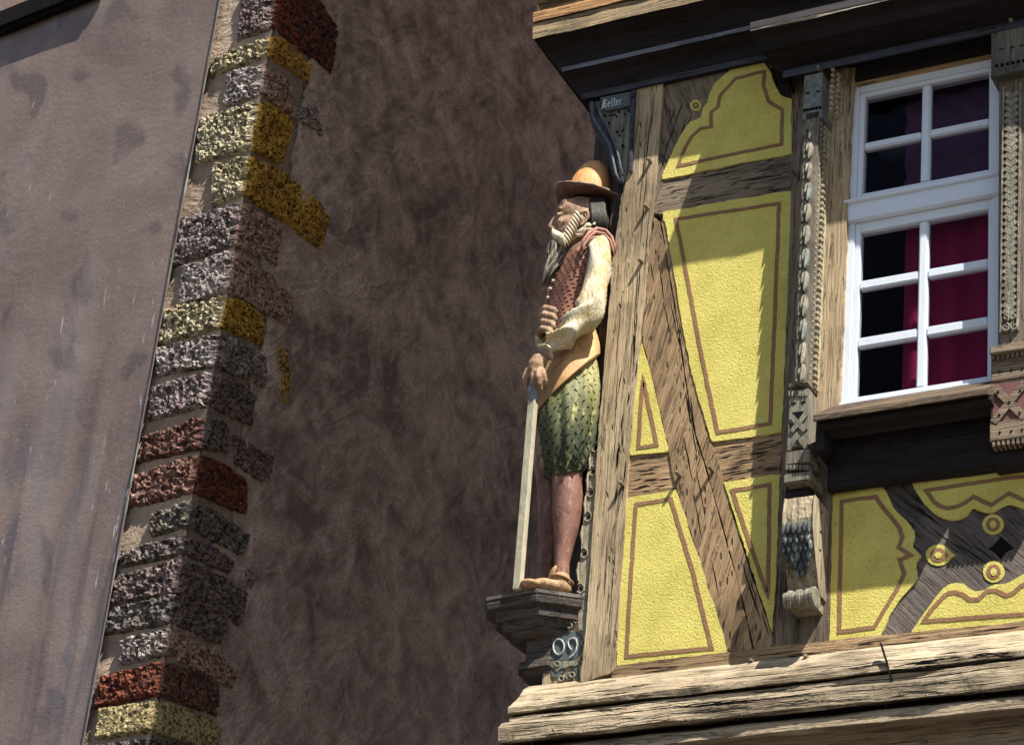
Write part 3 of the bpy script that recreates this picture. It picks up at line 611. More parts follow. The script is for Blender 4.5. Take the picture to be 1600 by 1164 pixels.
b.build('base_block', [wood((.24, .18, .12), (.13, .1, .07), axis='x', bump=1.4), M_blk, M_dark, plain('faded_red_paint', (.14, .06, .055), .8)], p2o)

# ---------- window
win = empty('window', Vector((1.2, .03, .93)) - wloc(H)); win.parent = H
YF = -.004
def XZ(px, py, y=YF): v = U(px, py, y); return v.x, v.z
M_wht = (lambda t: t.fin(t.mix(t.ramp(t.noise(t.co, 9, 5, .7), .58, .75, 0, .5), (.58, .62, .68), (.42, .42, .42)), .45, t.bump(t.noise(t.map((60, 60, 8)), 1, 4), .0015), .4))(NT('white_gloss_paint'))
x0 = XZ(1331, 138)[0]; x0 = (XZ(1331, 138)[0] + XZ(1311, 637)[0]) / 2; x1 = XZ(1557, 200)[0]; zt = XZ(1331, 138)[1]; zb = XZ(1311.5, 636)[1]
def rect(q):  # 4 px corners TL TR BR BL -> x0,x1,z0,z1
    w3 = [XZ(*p, .012) for p in q]; return ((w3[0][0] + w3[3][0]) / 2, (w3[1][0] + w3[2][0]) / 2, (w3[2][1] + w3[3][1]) / 2, (w3[0][1] + w3[1][1]) / 2)
upx = [rect(q) for q in ([(1353.6, 154), (1443.5, 136), (1440.7, 208), (1352, 225)], [(1455, 132), (1547, 113.4), (1547, 183), (1454, 202.7)], [(1348.5, 234.8), (1439.3, 218.3), (1437.8, 287), (1346.3, 305.6)], [(1453.5, 215.5), (1545.6, 197), (1544.7, 266.5), (1451.5, 285)])]
lox = [rect(q) for q in ([(1346.7, 364.6), (1436.7, 349.8), (1435, 423.8), (1344.6, 439)], [(1451.2, 344), (1545.7, 327.5), (1545.7, 404.8), (1449.8, 420.3)],
       [(1342.2, 454.7), (1435, 438.5), (1433.3, 513), (1341.2, 528.6)], [(1449.8, 433.4), (1545, 416.9), (1544.3, 495.3), (1448.8, 510.4)],
       [(1339.4, 543.4), (1433.3, 529.6), (1431.6, 607.7), (1337, 622.4)], [(1448, 524), (1544.3, 509.7), (1542.6, 589.5), (1446.3, 604.2)])]
gx = [np.mean([r[0] for r in upx[::2] + lox[::2]]), np.mean([r[1] for r in upx[::2] + lox[::2]]), np.mean([r[0] for r in upx[1::2] + lox[1::2]]), np.mean([r[1] for r in upx[1::2] + lox[1::2]])]
def rows_(L): return [(np.mean([L[i][2], L[i + 1][2]]), np.mean([L[i][3], L[i + 1][3]])) for i in range(0, len(L), 2)]
ru, rl = rows_(upx), rows_(lox)
fr = MB()
z_tr0 = rl[0][1] + .045; z_tr1 = ru[-1][0] - .035
fr.box((x0, YF, zb), (gx[0] - .022, .08, zt), 0, .003); fr.box((gx[3] + .022, YF, zb), (x1 + .02, .08, zt), 0, .003)
fr.box((gx[0] - .0215, YF, ru[0][1] + .02), (gx[3] + .0215, .08, zt), 0, .003); fr.box((gx[0] - .0215, YF, zb), (gx[3] + .0215, .08, rl[-1][0] - .02), 0, .003)
fr.box((x0 - .004, YF - .016, z_tr0 + .0), (x1 + .02, .07, z_tr1), 0, .004); fr.box((x0 - .006, YF - .028, z_tr1 - .022), (x1 + .02, -.01, z_tr1 - .004), 0, .004)
fr.box((x0 - .005, YF - .012, zb - .012), (x1 + .02, .06, zb + .012), 0, .004)
fr.build('window_frame', [M_wht], win)
for nm, rr in (('upper_sash', ru), ('lower_sash', rl)):
    s = MB(); t_ = rr[0][1] + (.02 if nm == 'upper_sash' else .044); b_ = rr[-1][0] - (.034 if nm == 'upper_sash' else .02); y_ = YF + .008
    s.box((gx[0] - .022, y_, b_), (gx[0], .045, t_), 0, .002); s.box((gx[3], y_, b_), (gx[3] + .022, .045, t_), 0, .002)
    s.box((gx[0], y_ + .0005, rr[0][1]), (gx[3], .045, t_), 0, .002); s.box((gx[0], y_ + .0005, b_), (gx[3], .045, rr[-1][0]), 0, .002)
    s.box((gx[1], y_ + .002, rr[-1][0]), (gx[2], .042, rr[0][1]), 0, .006)
    for k in range(len(rr) - 1):
        s.box((gx[0], y_ + .004, rr[k + 1][1]), (gx[1], .041, rr[k][0]), 0, .005); s.box((gx[2], y_ + .004, rr[k + 1][1]), (gx[3], .041, rr[k][0]), 0, .005)
    s.build(nm, [M_wht], win)
gt = NT('window_glass'); gl = gt.n('ShaderNodeBsdfGlossy', {'Color': (.75, .62, .62), 'Roughness': .03}); tp_ = gt.n('ShaderNodeBsdfTransparent', {'Color': (.8, .8, .84)})
bn = gt.bump(gt.noise(gt.co, 4, 2), .01); gt.set(gl.inputs['Normal'], bn)
fn = gt.n('ShaderNodeFresnel', {'IOR': 1.45}); mx_ = gt.n('ShaderNodeMixShader', {0: gt.m('MULTIPLY', fn.outputs[0], .10)}); gt.t.links.new(tp_.outputs[0], mx_.inputs[1]); gt.t.links.new(gl.outputs[0], mx_.inputs[2]); gt.t.links.new(mx_.outputs[0], gt.out.inputs['Surface'])
s = MB(); s.box((gx[0] - .005, .024, rl[-1][0] - .005), (gx[3] + .005, .028, rl[0][1] + .005)); s.box((gx[0] - .005, .024, ru[-1][0] - .005), (gx[3] + .005, .028, ru[0][1] + .005)); s.build('glass', [gt.mat], win)
# dark timber lintel and moulded head over the window, sill under it
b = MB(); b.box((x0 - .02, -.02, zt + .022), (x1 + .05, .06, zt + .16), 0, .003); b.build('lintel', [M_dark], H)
b = MB(); b.box((x0 - .01, -.012, zt - .002), (x1 + .04, .05, zt + .02), 0, .004); b.build('head_moulding', [W(TAN2, PI / 2)], H)
sill = empty('window_sill', U(1400, 640, -.1) - wloc(H)); sill.parent = H
def band(name, pts, m, par, x1_=None, jit=0):
    """profile given as (py at column 1400, p); ends at the photo's sill ends"""
    xs0 = U(1275, 650, -.19).x; xs1 = x1_ or U(1546, 610, -.19).x; v = []; n = 30
    for i in range(n + 1):
        x = xs0 + (xs1 - xs0) * i / n
        for j, (py, p) in enumerate(pts): q = U(1400, py, -p); v.append((x, -p + jit * fbm((x, j, 0), 8, 4), q.z + jit * fbm((x, j, 5), 8, 4)))
    k = len(pts); f = [(i * k + j, i * k + j + 1, (i + 1) * k + j + 1, (i + 1) * k + j) for i in range(n) for j in range(k - 1)]
    f.append(tuple(range(k))[::-1]); f.append(tuple(n * k + j for j in range(k)))
    return mk(name, v, f, m, par)
band('sill_board', [(616, 0), (618, .0), (627, .205), (629, .218), (637, .218), (639, .205), (641, .1), (641, 0)], wood((.15, .105, .065), (.075, .052, .036), axis='x', bump=1.4), sill, jit=.002)
band('sill_moulding', [(640.5, .0), (641, .18), (646, .182), (649, .165), (655, .15), (662, .12), (667, .105), (671, .10), (673, .09), (673, 0)], M_dark, sill)
band('sill_frieze', [(672, .0), (673, .055), (748, .055), (757, .03), (758, 0)], M_dark, sill, x1_=U(1760, 700, 0).x)
fa = MB()
for k in range(6):
    cx, cy = 1330 + k * 46, 700 - k * 5.5; fa.tube(pxl([(cx - 15 + 30 * t, cy - 15 * math.sin(PI * t)) for t in [i / 10 for i in range(11)]], -.057), .005, 6); fa.poly([(cx - 8, cy), (cx, cy - 9), (cx + 8, cy - 2)], -.062, .01, 0, .003)
fa.build('arch_carving', [M_dark], sill)
b = MB(); pxbox(b, 1274, 1290, 652, 705, -.15, 0, 0, .004); b.build('sill_bracket', [M_dark], sill)
# room behind
b = MB(); rx0, rx1 = .6, 2.0
b.add([(rx0, .26, .6), (rx1, .26, .6), (rx1, 3.2, .6), (rx0, 3.2, .6), (rx0, .26, 2.9), (rx1, .26, 2.9), (rx1, 3.2, 2.9), (rx0, 3.2, 2.9)], [(0, 1, 2, 3), (7, 6, 5, 4), (1, 5, 6, 2), (2, 6, 7, 3), (3, 7, 4, 0)])
b.build('room', [plain('dim_room', (.03, .028, .035), .9)], H)
def curt(name, xa_, xb_, za, zb__, y, amp, fq, m, slant=0):
    v = []; nx, nz = 90, 14
    for j in range(nz + 1):
        for i in range(nx + 1):
            t = i / nx; x = xa_ + (xb_ - xa_) * t; z = za + (zb__ - za) * j / nz
            v.append((x, y + amp * math.sin(fq * (x + slant * z) * 2 * PI) + amp * .5 * noise.noise(Vector((x * 12, z * 2, y))), z))
    f = [(j * (nx + 1) + i, j * (nx + 1) + i + 1, (j + 1) * (nx + 1) + i + 1, (j + 1) * (nx + 1) + i) for j in range(nz) for i in range(nx)]
    n_ = len(v); v += [(a, b_ + .006, c) for a, b_, c in v]; f += [tuple(n_ + q for q in reversed(ff)) for ff in f]
    return mk(name, v, f, m, None, None, True)
tc = NT('crimson_cloth'); wv = tc.n('ShaderNodeTexNoise', {'Vector': tc.map((6, 6, 60)), 'Scale': 1.0}).outputs['Fac']; mcur = tc.fin(tc.mix(wv, (.22, .002, .040), (.30, .004, .062)), .8)
tc.b.inputs['Subsurface Weight'].default_value = 0
tag(curt('curtain', U(1412, 480, .12).x, U(1640, 480, .12).x, zb - .1, z_tr0 + .02, .11, .014, 7, mcur), 'crimson curtain hanging behind the lower panes of the white window', 'curtain')
tc2 = NT('dark_plum_cloth'); mcur2 = tc2.fin((.13, .05, .11), .7)
tag(curt('curtain', U(1418, 200, .16).x, U(1660, 200, .16).x, z_tr0 + .03, zt + .1, .15, .02, 9, mcur2, .9), 'dark plum drapery in slanting folds behind the upper panes', 'curtain')
lp = MB(); c = U(1398, 232, .45); prof = [(.006, .12), (.01, .05), (.035, .035), (.06, .005), (.068, -.02), (.066, -.03), (.03, -.045), (.0, -.05)]
v = []; f = []
for r_, dz in prof:
    for k in range(16): v.append((c.x + r_ * math.cos(k * PI / 8), c.y + r_ * math.sin(k * PI / 8), c.z + dz))
for i in range(len(prof) - 1):
    for k in range(16): f.append((i * 16 + k, i * 16 + (k + 1) % 16, (i + 1) * 16 + (k + 1) % 16, (i + 1) * 16 + k))
lp.add(v, f); lamp = empty('pendant_lamp', (c.x, c.y, c.z + .6)); tag(lamp, 'small bell-shaped pendant lamp hanging inside behind the upper left panes', 'lamp')
lp.build('lamp_shade', [plain('blue_enamel', (.25, .28, .36), .3, .6)], lamp, True)
b = MB(); b.tube([(c.x, c.y, c.z + .1), (c.x, c.y, 2.9)], .004, 6); b.build('lamp_cord', [M_blk], lamp)
# ================================================================== STONE BUILDING ACROSS THE ALLEY
AX, AY = -2.97, 1.20           # the arris
rr_ = math.radians(8)
DF = Vector((-math.cos(rr_), math.sin(rr_), 0)); NF = Vector((-math.sin(rr_), -math.cos(rr_), 0))      # front face
DS = Vector((0, 1, 0)); NS = Vector((1, 0, 0))                                                           # side face
A0 = Vector((AX, AY, 0))
def onF(px, py, off=0): return UP(px, py, A0 + NF * off, NF)
def onS(px, py, off=0): return UP(px, py, A0 + NS * off, NS)
stone_b = empty('stone_building', (AX - 3, AY + 3, -5.8)); SB = stone_b
tag(SB, 'old building with brown plastered walls and a corner of rough coloured sandstone quoins', 'building')
M_flank = stucco((.74, .585, .52), (.215, .155, .135), (.80, .65, .59), 1.5, .65)
def front_coat():
    t = NT('rubbed_plaster'); z = t.n('ShaderNodeSeparateXYZ', {0: t.n('ShaderNodeNewGeometry').outputs['Position']}).outputs[2]
    big = t.noise(t.co, 1.3, 4, .6, .4); blot = t.noise(t.map((1.6, 1.6, 1.1), (.0, .5, 0)), 2.6, 2, .4, .5); st = t.noise(t.map((7, 7, .8)), 1, 3, .5, .3); st2 = t.noise(t.map((4, 4, .9), loc=(3, 1, 2)), 1, 3, .5, .4); fine = t.noise(t.co, 190, 4, .6)
    cl = t.mix(t.ramp(big, .35, .65), (.185, .128, .10), (.27, .195, .155)); cl = t.mix(t.ramp(blot, .60, .68, 0, .6), cl, (.085, .062, .054))
    low = t.ramp(z, 3.0, 1.8)
    cl = t.mix(t.m('MULTIPLY', t.ramp(st, .5, .66), t.m('MULTIPLY', low, .85)), cl, (.09, .062, .05)); cl = t.mix(t.m('MULTIPLY', t.ramp(st2, .54, .68), t.m('MULTIPLY', low, .8)), cl, (.30, .20, .14))
    cl = t.mix(t.m('MULTIPLY', t.ramp(t.noise(t.map((3, 3, 1.1), loc=(8, 2, 6)), 1, 3), .56, .7), t.m('MULTIPLY', low, .7)), cl, (.085, .085, .11))
    cl = t.mix(t.ramp(fine, .36, .5, .4, 0), cl, (.07, .055, .05))
    return t.fin(cl, .9, t.bump(t.m('MULTIPLY_ADD', big, 2.0, t.m('MULTIPLY_ADD', blot, .6, t.m('MULTIPLY_ADD', t.noise(t.co, 30, 4, .7), .6, t.m('MULTIPLY', fine, .5)))), .008))
M_front = front_coat()
M_mort = stucco((.46, .35, .26), (.26, .19, .14), (.52, .41, .32), 1.2)
ZB, ZT = -5.8, 8.8
def wallgrid(name, o, d, n_, s0, s1, z0, z1, m, amp=.012, res=.05, zmin=None, zmax=None, rag=0):
    """big plastered face with real unevenness where it is in view"""
    za, zb = (zmin, zmax); us = list(np.arange(s0, s1 + res * .5, res)); zs_ = [z0] + list(np.arange(za, zb, res)) + [z1]
    v = []; f = []; k = len(zs_)
    for i, u in enumerate(us):
        for z in zs_:
            h = amp * (fbm((u, z, s0), 1.2, 3) + .5 * fbm((u, z, s0 + 5), 4, 3)); uu = u
            if rag and i == 0: uu = u + rag * (fbm((z, 0, 3), 2.2, 5)) - .01
            if rag and i < 5: h *= i / 5
            p = o + d * uu + n_ * h; v.append((p.x, p.y, z))
    for i in range(len(us) - 1):
        for j in range(k - 1): f.append((i * k + j, (i + 1) * k + j, (i + 1) * k + j + 1, i * k + j + 1))
    return mk(name, v, f, m, SB, None, True)
# masonry core (mortar shows between the quoins), then coats of plaster
b = MB(); P0 = A0; Pf = A0 + DF * 7; Ps = A0 + DS * 9; Pb = Pf + DS * 9
q = [P0, Pf, Pb, Ps]; b.add([(p.x, p.y, ZB) for p in q] + [(p.x, p.y, ZT) for p in q], [(3, 2, 1, 0), (4, 5, 6, 7), (0, 1, 5, 4), (1, 2, 6, 5), (2, 3, 7, 6), (3, 0, 4, 7)])
b.build('masonry', [M_mort], SB)
wallgrid('side_plaster', A0 + NS * .014, DS, NS, .30, 9.0, ZB, ZT, M_flank, .010, .05, .2, 6.6, rag=.22)
# side plaster's thin feathered edge over the mortar
wallgrid('side_mortar', A0 + NS * .008, DS, NS, .012, .46, ZB, ZT, stucco((.40, .32, .26), (.20, .15, .12), (.5, .42, .35), 1.1), .006, .03, .2, 6.6)
gl_s = [( (P - A0).dot(DF)) for P in (onF(322, 110, .05), onF(215, 700, .05), onF(130, 1160, .05))]
s_edge = sum(gl_s) / 3
wallgrid('front_plaster', A0 + NF * .03, DF, NF, s_edge + .012, 7.0, ZB, ZT, M_front, .006, .05, .2, 6.6)
# roof with its eave
ev = MB(); za = onF(75, 22, .05).z
b = MB()
def obox(b, o, d, n_, s0, s1, h0, h1, z0, z1, m=0):
    p = [o + d * s + n_ * h for s, h in ((s0, h0), (s1, h0), (s1, h1), (s0, h1))]
    b.add([(q.x, q.y, z0) for q in p] + [(q.x, q.y, z1) for q in p], [(3, 2, 1, 0), (4, 5, 6, 7), (0, 1, 5, 4), (1, 2, 6, 5), (2, 3, 7, 6), (3, 0, 4, 7)], m)
sE = (onF(158, 2, .05) - A0).dot(DF)
obox(b, A0, DF, NF, sE, 7, .042, .10, za, za + .12); obox(b, A0, DF, NF, sE, 7, .042, .075, za - .03, za); b.build('timber_ledge', [wood((.012, .009, .010), (.006, .005, .005), spec=.05)], SB)
b = MB(); q = [A0 + NF * .1 - DS * 0 + DF * -.1, A0 + NF * .1 + DF * 7.2, A0 + DF * 7.2 + DS * 9.2, A0 + NS * .05 + DS * 9.2]
top = [(p.x, p.y, ZT) for p in q]; mid_ = (q[0] + q[3]) / 2; mid2 = (q[1] + q[2]) / 2
b.add(top + [(mid_.x, mid_.y, ZT + 4), (mid2.x, mid2.y, ZT + 4)], [(3, 2, 1, 0), (0, 1, 5, 4), (2, 3, 4, 5), (3, 0, 4), (1, 2, 5)]); b.build('roof', [plain('clay_tiles', (.25, .09, .05), .9)], SB)

PUR = ((.30, .23, .215), (.16, .115, .115)); YEL = ((.74, .45, .075), (.42, .22, .04)); YEW = ((.60, .53, .36), (.34, .27, .14)); GRW = ((.48, .42, .39), (.22, .17, .16)); RED = ((.30, .08, .035), (.12, .04, .03))
PNK = ((.58, .38, .31), (.42, .26, .21)); DGR = ((.22, .185, .165), (.10, .08, .074)); RBR = ((.26, .13, .10), (.14, .065, .05)); PYE = ((.55, .45, .22), (.42, .33, .15)); DPU = ((.31, .225, .21), (.15, .105, .10))
def M_(c, l=None, _c={}):
    k = (c, l)
    if k not in _c: _c[k] = stone(c[0], c[1], l)
    return _c[k]
def arris_px(y): 
    return 427 - .1649 * y
def quoin(yt, yb, L, Rr, mf, ms, ax=None, rough=1.0, seed=0, bulge=0):
    """L: (left-top, left-bottom) px on the front face, Rr: (right-top, right-bottom) px on the side face. None = that face missing."""
    if L: yt -= 6; yb += 6; L = ((L[0][0] - 3, L[0][1] - 6), (L[1][0] - 3, L[1][1] + 6))
    if Rr: Rr = ((Rr[0][0] + 2, Rr[0][1] - 6), (Rr[1][0] + 2, Rr[1][1] + 5))
    at = onF(arris_px(yt), yt, .0); ab = onF(arris_px(yb), yb, .0); zt_, zb_ = at.z, ab.z; quads = []
    v = []; f = []; mi = []
    def face(c0, c1, c2, c3, nrm, m, us, flip, skip0, bul=0):
        nu = max(6, int((c1 - c0).length / .0075)); nv = max(6, int((c3 - c0).length / .0075)); base_ = len(v)
        for i in range(nu + 1):
            for j in range(nv + 1):
                s_, t = i / nu, j / nv; p = c0.lerp(c1, s_).lerp(c3.lerp(c2, s_), t)
                wob_ = Vector((0, 0, 1)) * (.010 * fbm((s_ * 3, t * 2, seed), 1.6, 3)) + Vector((0, 0, 1)) * bul * math.sin(PI * s_) * (1 - t)
                e = min(1, (s_ if not skip0 else 1) * nu / 2.5, (1 - s_) * nu / 3.0, t * nv / 2.5, (1 - t) * nv / 2.5); rd = (1 - e) ** 2
                # worn corner at the arris
                ar_ = max(0, 1 - s_ * nu / 2.2) * .008 if skip0 else 0
                n1 = 1 - abs(noise.noise(Vector((p.x, p.y, p.z)) * 34 + Vector((seed, 0, 0)))) * 2; n2 = noise.noise(p * 80 + Vector((0, seed, 0))); n3 = noise.noise(p * 9 + Vector((seed, 0, 4)))
                n4 = max(0, noise.noise(p * 26 + Vector((seed, 7, 2))) - .12); h = .030 + rough * (.013 * (n1 - .6) + .007 * n2 - .045 * n4) + .010 * n3 - .045 * rd - ar_
                v.append(p + nrm * h + wob_)
                pass
        for i in range(nu):
            for j in range(nv):
                a = base_ + i * (nv + 1) + j; q = (a, a + nv + 1, a + nv + 2, a + 1); f.append(q if not flip else q[::-1]); mi.append(m)
        return base_, nu, nv
    NN = (NF + NS).normalized()
    if L:
        lt, lb = onF(*L[0]), onF(*L[1]); A = face(at, lt, lb, ab, NF, 0, DF, True, bool(Rr))
    if Rr:
        rt, rb = onS(*Rr[0]), onS(*Rr[1]); at2 = Vector((AX, AY, zt_)); ab2 = Vector((AX, AY, zb_))
        if ax: at2, ab2 = onS(*ax[0]), onS(*ax[1])
        Bf = face(at2, rt, rb, ab2, NS, 1, DS, False, bool(L), bulge)
    if L and Rr:   # join both faces along the arris
        a0, nu, nv = A; b0, nu2, nv2 = Bf
        for k in range(max(nv, nv2) + 1):
            pass
        for j in range(min(nv, nv2) + 1):
            p = (v[a0 + min(j, nv)] + v[b0 + min(j, nv2)]) / 2 + NN * .006
            v[a0 + j] = p.copy(); v[b0 + j] = p.copy()
    return mk('quoin_stone', v, f, [mf, ms or mf], SB, mi, False)
Q = [
 (-24, 44, ((386, -12), (373, 62)), ((462, -30), (462, 78)), DPU, RED, None),
 (64, 88, ((335, 103), (333, 118)), ((479, 108), (476, 131)), YEW, YEL, None),
 (110, 149, ((360, 121), (352, 168)), ((448, 142), (458, 190)), GRW, PNK, (.55, .48, .44)),
 (166, 234, ((318, 192), (307, 254)), ((452, 206), (434, 256)), YEW, YEL, (.60, .56, .42)),
 (251, 303, ((337, 263), (335, 322)), ((512, 345), (497, 393)), YEW, YEL, None),
 (325, 382, ((284, 349), (274, 415)), ((436, 364), (427, 416)), PUR, PNK, (.45, .38, .36)),
 (397, 455, ((288, 424), (282, 479)), ((455, 476), (447, 510)), GRW, PNK, None),
 (467, 512, ((259, 491), (252, 535)), ((408, 505), (407, 536)), YEW, YEL, None),
 (527, 570, ((250, 553), (244, 586)), ((411, 566), (411, 607)), GRW, GRW, None),
 (585, 633, ((243, 612), (232, 656)), ((395, 625), (388, 666)), PUR, DPU, (.5, .42, .40)),
 (656, 700, ((228, 690), (217, 720)), ((352, 673), (350, 705)), RBR, DPU, None),
 (716, 768, ((212, 750), (205, 791)), ((378, 756), (384, 806)), RBR, RED, (.42, .25, .2)),
 (788, 822, ((238, 812), (238, 836)), ((386, 842), (372, 869)), DGR, DGR, (.32, .29, .2)),
 (842, 864, ((190, 866), (186, 886)), ((363, 884), (350, 896)), DGR, DPU, (.42, .3, .25)),
 (878, 925, ((186, 906), (177, 941)), ((384, 931), (368, 979)), DPU, DPU, None),
 (934, 972, ((179, 956), (167, 989)), ((350, 981), (338, 1007)), DGR, DPU, (.3, .26, .24)),
 (985, 1023, ((192, 1006), (191, 1035)), ((367, 1051), (357, 1075)), GRW, PNK, None),
 (1038, 1083, ((162, 1061), (150, 1104)), ((338, 1078), (334, 1119)), RED, RBR, None),
 (1098, 1142, ((160, 1113), (150, 1151)), ((341, 1137), (332, 1177)), PYE, PYE, None),
 (1156, 1205, ((150, 1172), (140, 1222)), ((336, 1190), (320, 1235)), DGR, DGR, None)]
smooth_ys = {1098: .25, 397: .6}
for i, (yt, yb, L, Rr, cf, cs, lich) in enumerate(Q):
    quoin(yt, yb, L, Rr, M_(cf, lich), M_(cs, lich if cs in (DGR,) else None), rough=smooth_ys.get(yt, 1), seed=i * 3.7, bulge=(.05 if yt in (251, 64, 166) else .02))
quoin(-30, 20, None, ((524, 52), (512, 114)), None or M_(RED), M_(((.24, .07, .04), (.08, .045, .05))), ax=((463, -28), (463, 78)), seed=91, bulge=.03)
quoin(0, 0, None, ((491, 169), (498, 215)), M_(GRW), M_(GRW, (.55, .48, .44)), ax=((457, 166), (462, 196)), seed=92)
quoin(0, 0, None, ((443, 548), (447, 634)), M_(YEL), M_(YEL, (.3, .24, .15)), ax=((427, 541), (436, 629)), seed=93)
quoin(0, 0, None, ((422, 718), (413, 760)), M_(DPU), M_(DPU, (.2, .07, .05)), ax=((359, 676), (361, 727)), seed=94)
quoin(0, 0, None, ((392, 894), (388, 918)), M_(GRW), M_(GRW), ax=((378, 886), (378, 912)), seed=95)

# ---------- upright glass sheet in front of the plastered wall
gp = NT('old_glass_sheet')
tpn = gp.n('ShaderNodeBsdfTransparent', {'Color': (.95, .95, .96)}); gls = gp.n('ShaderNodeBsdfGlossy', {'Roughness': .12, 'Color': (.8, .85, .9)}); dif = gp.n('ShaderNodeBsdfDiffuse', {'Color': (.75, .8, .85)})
glint = gp.noise(gp.map((70, 70, 7), (0, .0, 0)), 1, 2, .5); gate = gp.ramp(gp.noise(gp.map((2.2, 2.2, .5)), 1, 3), .5, .62)  # sparse streak glints, painted on the pane as pale diffuse colour
msk = gp.m('MULTIPLY', gp.ramp(glint, .70, .74), gate)
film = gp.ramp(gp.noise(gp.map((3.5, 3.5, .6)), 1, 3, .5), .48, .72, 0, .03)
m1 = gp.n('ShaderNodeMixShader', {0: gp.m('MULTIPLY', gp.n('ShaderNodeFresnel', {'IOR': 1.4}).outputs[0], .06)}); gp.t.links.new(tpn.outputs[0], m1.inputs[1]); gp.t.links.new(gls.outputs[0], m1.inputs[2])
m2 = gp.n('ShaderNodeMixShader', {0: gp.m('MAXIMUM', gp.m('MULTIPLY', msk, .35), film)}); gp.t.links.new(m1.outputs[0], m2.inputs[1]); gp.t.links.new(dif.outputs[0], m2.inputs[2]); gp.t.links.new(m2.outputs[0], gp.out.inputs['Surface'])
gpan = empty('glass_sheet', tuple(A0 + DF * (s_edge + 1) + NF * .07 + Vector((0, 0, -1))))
tag(gpan, 'tall glass sheet with painted pale streak glints standing against the brown plastered wall beside the stone corner', 'glass panel')
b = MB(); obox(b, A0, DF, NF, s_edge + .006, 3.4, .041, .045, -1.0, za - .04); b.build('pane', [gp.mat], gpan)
b = MB(); obox(b, A0, DF, NF, s_edge + .003, s_edge + .0055, .040, .046, -1.0, za - .04); ge = NT('polished_glass_edge')
gv = ge.ramp(ge.noise(ge.map((4, 4, 2.2)), 1, 3), .52, .68); b.build('pane_edge', [ge.fin(ge.mix(gv, (.13, .11, .095), (.42, .52, .42)), .2, None, .8)], gpan)  # pale green highlights painted into the dark edge colour

# ================================================================== THE CARVED STATUE
AS = Vector((-.36, .0, zs + .004)); Fd = Vector((-1, -1, 0)).normalized(); Ld = Vector((1, -1, 0)).normalized(); Zd = Vector((0, 0, 1))
statue = empty('statue', AS)
tag(statue, 'painted wooden statue of a bearded man in brimmed hat and green breeches', 'statue')
def SP(px, py, l=0.0):
    return UP(px, py, AS + Ld * l, Ld)
def W3(f, l, z): return AS + Fd * f + Ld * l + Zd * z
def loft(b, rings, n=40, m=0, disp=None, caps=True, sub=6, ex=1.0):
    """rings: (front px pt, back px pt, half width, side offset l) ; smooth interpolated"""
    C = [];
    for fr_, bk, hw, l in rings:
        a, c = SP(*fr_, l), SP(*bk, l); C.append(((a + c) / 2, (a - c) / 2, hw))
    st = []
    for i in range(len(C) - 1):
        for k in range(sub if i < len(C) - 2 else sub + 1):
            t = k / sub
            def cr(g):
                p0, p1, p2, p3 = g(C[max(i - 1, 0)]), g(C[i]), g(C[i + 1]), g(C[min(i + 2, len(C) - 1)])
                return .5 * ((2 * p1) + (p2 - p0) * t + (2 * p0 - 5 * p1 + 4 * p2 - p3) * t * t + (3 * p1 - p0 - 3 * p2 + p3) * t ** 3)
            st.append((cr(lambda c: c[0]), cr(lambda c: c[1]), cr(lambda c: c[2])))
    base_ = len(b.v); N = len(st)
    def S(a, u):
        x = min(max(u, 0), 1) * (N - 1); i = min(int(x), N - 2); t = x - i
        c = st[i][0].lerp(st[i + 1][0], t); h = st[i][1].lerp(st[i + 1][1], t); w_ = st[i][2] * (1 - t) + st[i + 1][2] * t
        ca, sa = math.cos(a), math.sin(a); ca = math.copysign(abs(ca) ** ex, ca); sa = math.copysign(abs(sa) ** ex, sa)
        p = c + h * ca + Ld * w_ * sa; nr = (h.normalized() * ca + Ld * sa).normalized()
        return p + nr * (disp(a, u) if disp else 0), nr
    for i in range(N):
        for k in range(n): b.v.append(S(2 * PI * k / n, i / (N - 1))[0])
    for i in range(N - 1):
        for k in range(n): b.f.append((base_ + i * n + k, base_ + i * n + (k + 1) % n, base_ + (i + 1) * n + (k + 1) % n, base_ + (i + 1) * n + k)); b.m.append(m)
    if caps:
        b.f.append(tuple(base_ + k for k in reversed(range(n)))); b.f.append(tuple(base_ + (N - 1) * n + k for k in range(n))); b.m += [m, m]
    return S
def tick(b, p, nr, ang, L, w_, m):
    t = Vector((0, 0, 1)); s_ = nr.cross(t).normalized(); t = s_.cross(nr).normalized(); d = (t * math.cos(ang) + s_ * math.sin(ang)); e = d.cross(nr).normalized()
    pts = [p - d * L, p + e * w_, p + d * L, p - e * w_]
    b.add([q + nr * .0018 for q in pts] + [q - nr * .004 for q in pts], [(0, 1, 2, 3), (0, 4, 5, 1), (1, 5, 6, 2), (2, 6, 7, 3), (3, 7, 4, 0)], m)
def remesh(b, vox, name, mats, parent, sm=3, mfun=None, smooth=True):
    o = b.build(name, mats, None, False, origin=Vector(AS)); md = o.modifiers.new('r', 'REMESH'); md.mode = 'VOXEL'; md.voxel_size = vox
    if sm: s2 = o.modifiers.new('s', 'SMOOTH'); s2.iterations = sm; s2.factor = .5
    dg = bpy.context.evaluated_depsgraph_get(); dg.update(); me = bpy.data.meshes.new_from_object(o.evaluated_get(dg)); o.modifiers.clear(); old = o.data; o.data = me; bpy.data.meshes.remove(old)
    me.name = name; me.materials.clear()
    for m_ in mats: me.materials.append(m_)
    if mfun: me.polygons.foreach_set('material_index', [mfun(p.center + Vector(AS)) for p in me.polygons])
    me.polygons.foreach_set('use_smooth', [smooth] * len(me.polygons)); o.parent = parent; o.location = Vector(AS) - wloc(parent); return o
M_flesh = paint((.36, .22, .13), (.15, .085, .05), 20, .006, (.58, .44, .29), .6, 'carved_flesh')
